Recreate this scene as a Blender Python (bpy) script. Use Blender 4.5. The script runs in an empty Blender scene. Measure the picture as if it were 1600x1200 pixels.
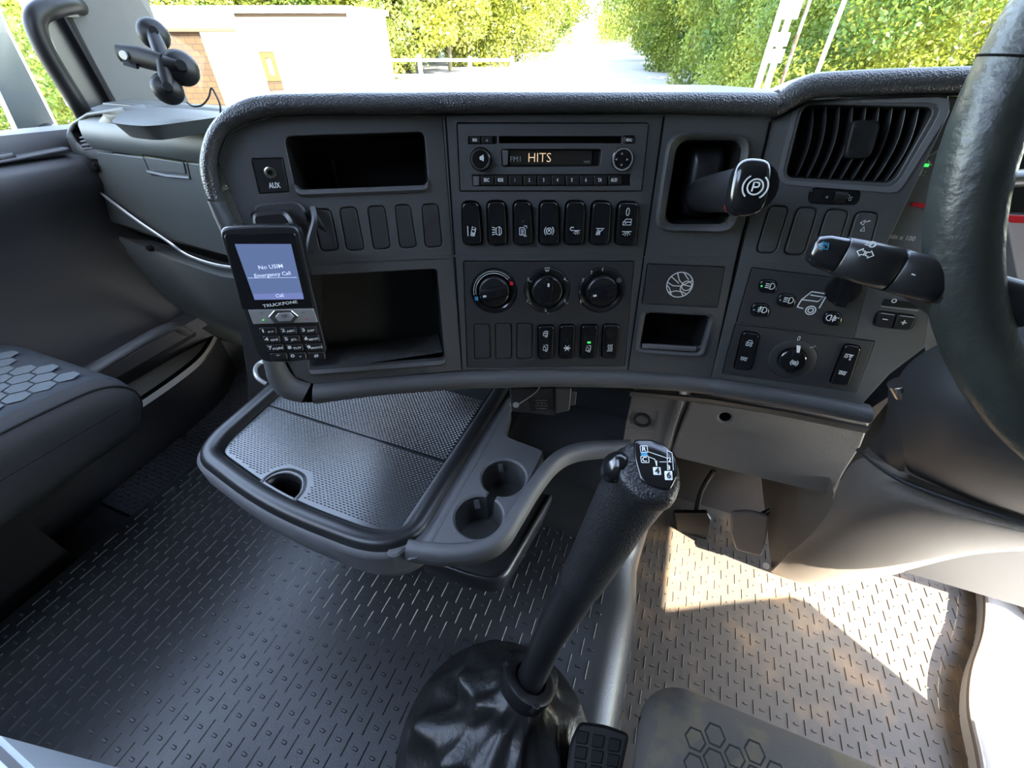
import bpy, bmesh, random, math
from math import sin, cos, tan, pi, radians, sqrt, atan2
from mathutils import Vector, Matrix, noise
from mathutils.geometry import tessellate_polygon
random.seed(7)
SC = bpy.context.scene
COL = SC.collection
V3 = Vector
# ------------------------------------------------------------------ camera
F = 655.0; PITCH = radians(40.5); YAW = radians(21); H = 0.85
cd = bpy.data.cameras.new('camera'); cam = bpy.data.objects.new('camera', cd); COL.objects.link(cam)
cam.location = (0, 0, H); cam.rotation_euler = (pi/2 - PITCH, 0, YAW)
cd.sensor_fit = 'HORIZONTAL'; cd.sensor_width = 36; cd.lens = 36*F/1600; cd.clip_start = 0.01; cd.clip_end = 600
SC.camera = cam
# ------------------------------------------------------------------ light
SC.view_settings.view_transform = 'Standard'; SC.view_settings.look = 'None'
SC.view_settings.gamma = 1; SC.view_settings.use_curve_mapping = False
SC.view_settings.exposure = 2.75
w = bpy.data.worlds.new('sky'); SC.world = w; w.use_nodes = True
wn = w.node_tree.nodes; wl = w.node_tree.links
sky = wn.new('ShaderNodeTexSky'); sky.sky_type = 'NISHITA'; sky.sun_disc = False
sky.sun_elevation = radians(40); sky.sun_rotation = radians(123); sky.air_density = 1.0; sky.dust_density = 0.6
bg = wn['Background']; hsv = wn.new('ShaderNodeHueSaturation'); hsv.inputs['Saturation'].default_value = 0.72; wl.new(sky.outputs[0], hsv.inputs['Color']); wl.new(hsv.outputs[0], bg.inputs[0]); bg.inputs[1].default_value = 0.52
sl = bpy.data.lights.new('sun', 'SUN'); sun = bpy.data.objects.new('sun', sl); COL.objects.link(sun)
sl.energy = 11.0; sl.angle = radians(0.6); sl.color = (1.0, 0.92, 0.78)
SUN = V3((-0.636, 0.421, -0.643)).normalized()
sun.rotation_euler = SUN.to_track_quat('-Z', 'Y').to_euler(); sun.location = (3, -2, 6)

# ------------------------------------------------------------------ helpers: geometry of the place
def ray(px, py):
    x = (px-800)/F; u = (600-py)/F
    f = cos(PITCH)+sin(PITCH)*u; z = -sin(PITCH)+cos(PITCH)*u
    return V3((x*cos(YAW)-f*sin(YAW), x*sin(YAW)+f*cos(YAW), z))
CAM = V3((0, 0, H))
def onz(px, py, z): r = ray(px, py); return CAM+r*((z-H)/r.z)
def ony(px, py, y): r = ray(px, py); return CAM+r*(y/r.y)
def onx(px, py, x): r = ray(px, py); return CAM+r*(x/r.x)
def dep(px, py, d): return CAM+ray(px, py)*d
HR = V3((cos(YAW), sin(YAW), 0)); HF = V3((-sin(YAW), cos(YAW), 0)); UP = V3((0, 0, 1))
def onf(px, py, f): r = ray(px, py); return CAM+r*(f/r.dot(HF))

class Fr:
    """a plane with axes u (right), v (up), n (towards the viewer)"""
    def __init__(s, o, U, V):
        s.o = V3(o); s.U = V3(U).normalized(); s.N = s.U.cross(V3(V)).normalized(); s.V = s.N.cross(s.U).normalized()
    def p(s, u, v, n=0.0): return s.o+s.U*u+s.V*v+s.N*n
    def uv(s, px, py, n=0.0):
        r = ray(px, py); o = s.o+s.N*n; t = (o-CAM).dot(s.N)/r.dot(s.N); q = CAM+r*t-s.o
        return (q.dot(s.U), q.dot(s.V))
    def at(s, px, py, n=0.0): return s.p(*s.uv(px, py, n), n)
    def uvs(s, pts, n=0.0): return [s.uv(x, y, n) for x, y in pts]
def facet(o, turn, tilt=12):
    a = radians(turn); U = HR*cos(a)+HF*sin(a); back = HF*cos(a)-HR*sin(a)
    t = radians(tilt); V = UP*cos(t)+back*sin(t)
    return Fr(o, U, V)
FC = facet(dep(860, 245, .43), 0)
FL = facet(FC.at(706, 380), 12)
FB = facet(FC.at(1021, 300), -7)
FR_ = facet(FB.at(1160, 385), -21)

# ------------------------------------------------------------------ helpers: materials
MATS = {}
def mat(name, col, rough=0.5, metal=0.0, grain=None, bump=0.0, emit=None, es=0.0, spec=0.5, voro=False, var=None, coat=0):
    m = bpy.data.materials.new(name); m.use_nodes = True; nt = m.node_tree; b = nt.nodes['Principled BSDF']
    b.inputs['Base Color'].default_value = (*col, 1); b.inputs['Roughness'].default_value = rough
    b.inputs['Metallic'].default_value = metal; b.inputs['Specular IOR Level'].default_value = spec
    b.inputs['Coat Weight'].default_value = coat
    tc = nt.nodes.new('ShaderNodeTexCoord')
    if emit: b.inputs['Emission Color'].default_value = (*emit, 1); b.inputs['Emission Strength'].default_value = es
    if grain:
        if voro:
            t = nt.nodes.new('ShaderNodeTexVoronoi'); t.feature = 'SMOOTH_F1'; t.inputs['Scale'].default_value = grain; src = t.outputs['Distance']
        else:
            t = nt.nodes.new('ShaderNodeTexNoise'); t.inputs['Scale'].default_value = grain; t.inputs['Detail'].default_value = 3; src = t.outputs['Fac']
        nt.links.new(tc.outputs['Object'], t.inputs['Vector'])
        bp = nt.nodes.new('ShaderNodeBump'); bp.inputs['Strength'].default_value = bump; bp.inputs['Distance'].default_value = 0.001
        nt.links.new(src, bp.inputs['Height']); nt.links.new(bp.outputs[0], b.inputs['Normal'])
    if var:   # (second colour, scale, low, high)
        t = nt.nodes.new('ShaderNodeTexNoise'); t.inputs['Scale'].default_value = var[1]; t.inputs['Detail'].default_value = 5
        nt.links.new(tc.outputs['Object'], t.inputs['Vector'])
        r = nt.nodes.new('ShaderNodeValToRGB'); r.color_ramp.elements[0].position = var[2]; r.color_ramp.elements[1].position = var[3]
        r.color_ramp.elements[0].color = (*col, 1); r.color_ramp.elements[1].color = (*var[0], 1)
        nt.links.new(t.outputs['Fac'], r.inputs[0]); nt.links.new(r.outputs[0], b.inputs['Base Color'])
    MATS[name] = m; return m
dash = mat('dash_plastic', (.058, .058, .059), .50, grain=1500, bump=.35)
dashd = mat('dash_plastic_dark', (.026, .026, .027), .5, grain=1500, bump=.3)
dashp = mat('passenger_plastic', (.044, .048, .045), .5, grain=1200, bump=.3)
grey = mat('grey_plastic', (.10, .10, .104), .5, grain=1500, bump=.4)
tan_ = mat('knee_plastic', (.17, .142, .115), .55, grain=900, bump=.9)
padm = mat('soft_pad', (.040, .040, .041), .34, grain=750, bump=.7, voro=True)
leather = mat('leather', (.016, .016, .017), .42, grain=450, bump=.9, voro=True)
leatherg = mat('rim_leather', (.020, .023, .021), .36, grain=150, bump=.6, var=((.032, .037, .032), 30, .4, .7))
[setattr(n.inputs['Distance'], 'default_value', .0013) for n in leatherg.node_tree.nodes if n.type == 'BUMP']
mountb = mat('mount_black', (.004, .004, .004), .42, spec=.18)
gaitm = mat('gaiter_leather', (.014, .014, .014), .38, grain=120, bump=.9)
gloss = mat('gloss_black', (.008, .008, .009), .14, spec=.6)
satin = mat('satin_black', (.014, .014, .015), .33)
black = mat('black_plastic', (.006, .006, .006), .6, spec=.25)
hole = mat('deep_black', (.003, .003, .003), .9, spec=.1)
rubber = mat('rubber_liner', (.021, .022, .023), .33, grain=500, bump=.35)
lidm = mat('lid_rubber', (.030, .032, .034), .27, spec=.9)
rubberd = mat('driver_floor_rubber', (.078, .064, .050), .5, grain=300, bump=.4, var=((.20, .13, .07), 9, .50, .72))
carpet = mat('carpet_black', (.007, .007, .008), .9, grain=500, bump=1.0)
matm = mat('mat_rubber', (.032, .032, .034), .35)
fabric = mat('seat_fabric', (.022, .027, .033), .85, grain=900, bump=1.0)
fabricd = mat('seat_fabric_dark', (.016, .016, .016), .9, grain=900, bump=1.0)
hexm = mat('seat_hexagon', (.075, .090, .098), .85, grain=900, bump=1.0)
fabrict = mat('driver_seat_fabric', (.10, .088, .078), .9, grain=900, bump=1.0, var=((.14, .115, .08), 14, .5, .56))
hexd = mat('driver_seat_hexagon', (.014, .013, .013), .9)
white = mat('white_print', (.75, .75, .72), .5)
greyprint = mat('grey_print', (.30, .30, .29), .5)
chrome = mat('chrome', (.62, .60, .56), .22, metal=1)
silver = mat('silver_plastic', (.42, .42, .41), .32, metal=.5)
redm = mat('red_print', (.7, .02, .03), .4)
bluem = mat('blue_print', (.05, .30, .50), .4)
screen = mat('phone_screen', (.02, .03, .06), .12, emit=(.13, .19, .38), es=.13, var=None)
screenb = mat('phone_screen_bar', (.02, .03, .06), .12, emit=(.16, .20, .45), es=.16)
lcd = mat('radio_lcd', (.022, .020, .018), .2)
amber = mat('amber_segments', (.3, .2, .1), .4, emit=(.75, .55, .33), es=.16)
scrtext = mat('screen_text', (.6, .65, .8), .4, emit=(.55, .62, .85), es=.12)
green = mat('green_light', (.05, .6, .1), .4, emit=(.05, .8, .12), es=.2)
pillar = mat('pillar_cloth', (.062, .062, .055), .85, grain=700, bump=.5)
sillm = mat('sill_plastic', (.36, .34, .29), .45, grain=900, bump=.3)
palesill = mat('pale_sill', (.55, .53, .50), .45)
cream = mat('cream_plastic', (.33, .32, .27), .5)
# outdoors
brickw = mat('white_brick', (.80, .79, .76), .9)
timber = mat('weathered_timber', (.055, .032, .016), .8)
whitewood = mat('white_wood', (.72, .70, .64), .8)
trunkm = mat('pale_trunk', (.20, .18, .11), .9, var=((.09, .075, .04), 6, .4, .7))
asphalt = mat('asphalt', (.24, .235, .23), .9, var=((.30, .295, .29), .4, .35, .7))
paving = mat('pavement', (.35, .34, .32), .9)
verge = mat('leaf_litter', (.07, .052, .028), .95, var=((.03, .032, .012), 1.5, .4, .65))
grassm = mat('grass', (.07, .10, .02), .95, var=((.12, .13, .03), 1.2, .4, .7))
yellowp = mat('yellow_paint', (.034, .028, .003), .6)
signw = mat('sign_white', (.80, .80, .80), .5)
rust = mat('orange_white_pole', (.10, .09, .075), .6, var=((.06, .02, .006), 2.2, .50, .54))
def brick_mat():
    m = mat('orange_brick', (.45, .25, .08), .9); nt = m.node_tree; b = nt.nodes['Principled BSDF']
    t = nt.nodes.new('ShaderNodeTexBrick'); tc = nt.nodes.new('ShaderNodeTexCoord'); mp = nt.nodes.new('ShaderNodeMapping')
    mp.inputs['Rotation'].default_value = (pi/2, 0, 0)
    t.inputs['Color1'].default_value = (.044, .021, .004, 1); t.inputs['Color2'].default_value = (.033, .015, .003, 1); t.inputs['Mortar'].default_value = (.016, .009, .004, 1)
    t.inputs['Scale'].default_value = 1; t.inputs['Mortar Size'].default_value = .012; t.inputs['Brick Width'].default_value = .26; t.inputs['Row Height'].default_value = .14
    nt.links.new(tc.outputs['Object'], mp.inputs[0]); nt.links.new(mp.outputs[0], t.inputs[0]); nt.links.new(t.outputs[0], b.inputs['Base Color']); return m
brick = brick_mat()
def leaf_mat(name, c1, c2):
    m = bpy.data.materials.new(name); m.use_nodes = True; nt = m.node_tree; b = nt.nodes['Principled BSDF']
    tc = nt.nodes.new('ShaderNodeTexCoord'); t = nt.nodes.new('ShaderNodeTexNoise'); t.inputs['Scale'].default_value = 2.5; t.inputs['Detail'].default_value = 4
    r = nt.nodes.new('ShaderNodeValToRGB'); r.color_ramp.elements[0].position = .38; r.color_ramp.elements[1].position = .62
    r.color_ramp.elements[0].color = (*c1, 1); r.color_ramp.elements[1].color = (*c2, 1)
    nt.links.new(tc.outputs['Object'], t.inputs[0]); nt.links.new(t.outputs[0], r.inputs[0]); nt.links.new(r.outputs[0], b.inputs['Base Color'])
    b.inputs['Roughness'].default_value = .55
    tr = nt.nodes.new('ShaderNodeBsdfTranslucent'); nt.links.new(r.outputs[0], tr.inputs[0]); mx = nt.nodes.new('ShaderNodeMixShader'); mx.inputs[0].default_value = .35
    nt.links.new(b.outputs[0], mx.inputs[1]); nt.links.new(tr.outputs[0], mx.inputs[2]); nt.links.new(mx.outputs[0], nt.nodes['Material Output'].inputs[0]); return m
leafA = leaf_mat('leaf_yellow_green', (.10, .15, .014), (.25, .26, .025))
leafB = leaf_mat('leaf_green', (.055, .11, .014), (.17, .22, .025))
leafC = leaf_mat('leaf_pale_green', (.11, .15, .02), (.27, .26, .05))
def glass_mat():
    m = bpy.data.materials.new('window_glass'); m.use_nodes = True; nt = m.node_tree
    for n in list(nt.nodes):
        if n.type == 'BSDF_PRINCIPLED': nt.nodes.remove(n)
    tr = nt.nodes.new('ShaderNodeBsdfTransparent'); tr.inputs[0].default_value = (.95, .97, .96, 1); gl = nt.nodes.new('ShaderNodeBsdfGlossy'); gl.inputs['Roughness'].default_value = .02
    mx = nt.nodes.new('ShaderNodeMixShader'); fr = nt.nodes.new('ShaderNodeFresnel'); fr.inputs[0].default_value = 1.25
    nt.links.new(fr.outputs[0], mx.inputs[0]); nt.links.new(tr.outputs[0], mx.inputs[1]); nt.links.new(gl.outputs[0], mx.inputs[2]); nt.links.new(mx.outputs[0], nt.nodes['Material Output'].inputs[0]); return m
glass = glass_mat()

# ------------------------------------------------------------------ helpers: objects
def link(name, me, parent=None, label=None):
    o = bpy.data.objects.new(name, me); COL.objects.link(o)
    if parent is not None: o.parent = parent
    if label: o['label'] = label
    return o
def wloc(o):
    l = V3(o.location); p = o.parent
    while p is not None: l += V3(p.location); p = p.parent
    return l
class M:
    def __init__(s): s.v = []; s.f = []; s.mi = []
    def add(s, vs, fs, mi=0):
        b = len(s.v); s.v += [V3(v) for v in vs]
        for f in fs: s.f.append([b+i for i in f]); s.mi.append(mi)
        return s
    def box(s, o, U, Vv, W, mi=0):
        """corner o and three edge vectors"""
        o, U, Vv, W = map(V3, (o, U, Vv, W))
        vs = [o, o+U, o+U+Vv, o+Vv, o+W, o+U+W, o+U+Vv+W, o+Vv+W]
        return s.add(vs, [(0, 3, 2, 1), (4, 5, 6, 7), (0, 1, 5, 4), (1, 2, 6, 5), (2, 3, 7, 6), (3, 0, 4, 7)], mi)
    def abox(s, x0, x1, y0, y1, z0, z1, mi=0): return s.box((x0, y0, z0), (x1-x0, 0, 0), (0, y1-y0, 0), (0, 0, z1-z0), mi)
    def grid(s, rows, cu=False, cv=False, mi=0):
        n = len(rows); k = len(rows[0]); vs = [p for r in rows for p in r]; fs = []
        for i in range(n if cv else n-1):
            for j in range(k if cu else k-1):
                a = i*k+j; b = i*k+(j+1) % k; c = ((i+1) % n)*k+(j+1) % k; d = ((i+1) % n)*k+j
                fs.append((a, b, c, d))
        return s.add(vs, fs, mi)
    def rings(s, rows, mi=0, cap0=True, cap1=True):
        b = len(s.v); k = len(rows[0]); s.grid(rows, cu=True, mi=mi)
        if cap0: s.f.append(list(range(b, b+k))[::-1]); s.mi.append(mi)
        if cap1: s.f.append(list(range(b+(len(rows)-1)*k, b+len(rows)*k))); s.mi.append(mi)
        return s
    def tube(s, path, r, k=10, mi=0, flat=1.0, side=None, caps=True):
        path = [V3(p) for p in path]; n = len(path); rows = []
        if not isinstance(r, (list, tuple)): r = [r]*n
        up = V3(side) if side is not None else None
        for i, p in enumerate(path):
            t = (path[min(i+1, n-1)]-path[max(i-1, 0)]).normalized()
            if up is None:
                up = t.cross(V3((0, 0, 1)))
                if up.length < .05: up = t.cross(V3((1, 0, 0)))
            a = (up-t*up.dot(t)).normalized(); b = t.cross(a)
            if side is None: up = a
            rows.append([p+a*r[i]*cos(2*pi*j/k)+b*r[i]*flat*sin(2*pi*j/k) for j in range(k)])
        return s.rings(rows, mi, caps, caps)
    def cyl(s, fr, u, v, r, n0, n1, k=32, ch=0.0, mi=0, r1=None):
        r1 = r if r1 is None else r1
        prof = [(r, n0), (r1, n1)] if ch == 0 else [(r, n0), (r1, n1-ch), (r1-ch*.3, n1-ch*.3), (r1-ch, n1)]
        return s.rings([[fr.p(u+rr*cos(2*pi*j/k), v+rr*sin(2*pi*j/k), nn) for j in range(k)] for rr, nn in prof], mi)
    def lathe(s, fr, u, v, prof, k=32, mi=0, cap0=False, cap1=False):
        return s.rings([[fr.p(u+rr*cos(2*pi*j/k), v+rr*sin(2*pi*j/k), nn) for j in range(k)] for rr, nn in prof], mi, cap0, cap1)
    def build(s, name, m, parent=None, label=None, ang=38, sub=0, flat=False):
        c = V3((0, 0, 0))
        lo = V3([min(v[i] for v in s.v) for i in range(3)]); hi = V3([max(v[i] for v in s.v) for i in range(3)])
        c = (lo+hi)/2
        if parent is None: c.z = lo.z
        me = bpy.data.meshes.new(name); me.from_pydata([tuple(v-c) for v in s.v], [], s.f)
        ms = m if isinstance(m, (list, tuple)) else [m]
        for q in ms: me.materials.append(q)
        for p, i in zip(me.polygons, s.mi): p.material_index = i
        bm = bmesh.new(); bm.from_mesh(me); bmesh.ops.remove_doubles(bm, verts=bm.verts, dist=1e-6) if len(s.v) < 60000 else None
        if len(s.v) < 60000: bmesh.ops.recalc_face_normals(bm, faces=bm.faces)
        if not flat:
            for f in bm.faces: f.smooth = True
            for e in bm.edges:
                if len(e.link_faces) == 2 and e.calc_face_angle(0) > radians(ang): e.smooth = False
        bm.to_mesh(me); bm.free()
        o = link(name, me, parent, label)
        o.location = c-(wloc(parent) if parent is not None else V3((0, 0, 0)))
        if sub: md = o.modifiers.new('s', 'SUBSURF'); md.levels = sub; md.render_levels = sub
        return o
def thing(name, label, cat, loc, group=None):
    o = bpy.data.objects.new(name, None); COL.objects.link(o); o.location = loc; o.empty_display_size = .05
    o['label'] = label; o['category'] = cat
    if group: o['group'] = group
    return o
def tag(o, label, cat, group=None):
    o['label'] = label; o['category'] = cat
    if group: o['group'] = group
    return o
def struct(o, label=None):
    o['kind'] = 'structure'
    if label: o['label'] = label; 
    return o

# 2D loops in facet coordinates
def area(l): return sum(l[i-1][0]*l[i][1]-l[i][0]*l[i-1][1] for i in range(len(l)))/2
def ccw(l): return l if area(l) > 0 else l[::-1]
def rnd(pts, r, k=5):
    pts = ccw(list(pts)); n = len(pts); out = []
    for i in range(n):
        a = V3((*pts[i-1], 0)); b = V3((*pts[i], 0)); c = V3((*pts[(i+1) % n], 0))
        rr = r[i] if isinstance(r, (list, tuple)) else r
        d1 = min(rr, (a-b).length*.48); d2 = min(rr, (c-b).length*.48)
        if rr < 1e-5: out.append((b.x, b.y)); continue
        p = b+(a-b).normalized()*d1; q = b+(c-b).normalized()*d2
        for j in range(k+1):
            t = j/k; s = p*(1-t)**2+b*2*t*(1-t)+q*t*t; out.append((s.x, s.y))
    return out
def offs(l, d):
    """offset a ccw loop outwards by d"""
    n = len(l); out = []
    for i in range(n):
        a = V3((*l[i-1], 0)); b = V3((*l[i], 0)); c = V3((*l[(i+1) % n], 0))
        e1 = (b-a); e2 = (c-b)
        if e1.length < 1e-9: e1 = e2
        if e2.length < 1e-9: e2 = e1
        n1 = V3((e1.y, -e1.x, 0)).normalized(); n2 = V3((e2.y, -e2.x, 0)).normalized(); m = n1+n2
        if m.length < .3: m = n1*1
        else: m = m/(m.length_squared)*2
        out.append((b.x+m.x*d, b.y+m.y*d))
    return out
def circ(u, v, r, k=32): return [(u+r*cos(2*pi*j/k), v+r*sin(2*pi*j/k)) for j in range(k)]
def slab(m, fr, loop, n0, n1, ch=.0006, mi=0, fn=None):
    """rounded tile: loop extruded n0..n1 with a chamfered front"""
    loop = ccw(loop); a = offs(loop, -ch); g = fn or (lambda u, v: 0)
    rows = [[fr.p(u, v, n0) for u, v in loop], [fr.p(u, v, n1-ch+g(u, v)) for u, v in loop], [fr.p(u, v, n1+g(u, v)) for u, v in a]]
    m.rings(rows, mi, False, True)
    return m
def dome(m, fr, loop, n0, rings, mi=0, fn=None):
    """rings: list of (scale about the centroid, height); closed on top"""
    loop = ccw(loop); cu = sum(p[0] for p in loop)/len(loop); cv = sum(p[1] for p in loop)/len(loop); g = fn or (lambda u, v: 0)
    rows = [[fr.p(u, v, n0) for u, v in loop]]
    for s, h in rings: rows.append([fr.p(cu+(u-cu)*s, cv+(v-cv)*s, h+g(cu+(u-cu)*s, cv+(v-cv)*s)) for u, v in loop])
    m.rings(rows, mi, False, True); return m
def panel(m, fr, outer, holes, n0, n1, ch=.0008, mi=0, fn=None):
    """tile with holes; holes = [(loop, depth or None, taper)]; depth makes a pocket with a floor"""
    outer = ccw(outer); g = fn or (lambda u, v: 0)
    loops = [offs(outer, -ch)]; raw = []
    for h in holes:
        l = ccw(h[0]); raw.append((l, h[1], h[2] if len(h) > 2 else 0.0, h[3] if len(h) > 3 else mi)); loops.append(offs(l, ch))
    flat = [p for l in loops for p in l]
    tr = tessellate_polygon([[V3((u, v, 0)) for u, v in l] for l in loops])
    m.add([fr.p(u, v, n1+g(u, v)) for u, v in flat], [tuple(t) for t in tr], mi)
    k = loops[0]
    m.rings([[fr.p(u, v, n0+g(u, v)) for u, v in outer], [fr.p(u, v, n1-ch+g(u, v)) for u, v in outer], [fr.p(u, v, n1+g(u, v)) for u, v in k]], mi, False, False)
    for (l, d, tp, hm), lo in zip(raw, loops[1:]):
        rows = [[fr.p(u, v, n1+g(u, v)) for u, v in lo], [fr.p(u, v, n1-ch+g(u, v)) for u, v in l]]
        if d is None: rows.append([fr.p(u, v, n0+g(u, v)) for u, v in l]); m.rings(rows, mi, False, False)
        else:
            m.rings(rows, mi, False, False)
            b = offs(l, -tp); m.rings([[fr.p(u, v, n1-ch+g(u, v)) for u, v in l], [fr.p(u, v, n1-d) for u, v in b]], hm, False, True)
    return m
def ribbon(m, fr, pts, w, n, mi=0, closed=False, th=.0003):
    """flat printed line of width w following pts (facet coordinates)"""
    k = len(pts); rows = []
    for i in range(k):
        a = pts[(i-1) % k] if closed or i else pts[i]; b = pts[(i+1) % k] if closed or i < k-1 else pts[i]
        t = V3((b[0]-a[0], b[1]-a[1], 0))
        t = t.normalized() if t.length > 1e-9 else V3((1, 0, 0)); q = V3((-t.y, t.x, 0))*w/2
        u, v = pts[i]; rows.append([fr.p(u-q.x, v-q.y, n), fr.p(u-q.x, v-q.y, n+th), fr.p(u+q.x, v+q.y, n+th), fr.p(u+q.x, v+q.y, n)])
    m.grid(rows, cv=closed, mi=mi)
def arc(cx, cy, r, a0=0, a1=360, k=14, ry=None):
    ry = r if ry is None else ry
    return [(cx+r*cos(radians(a0+(a1-a0)*i/k)), cy+ry*sin(radians(a0+(a1-a0)*i/k))) for i in range(k+1)]
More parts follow.
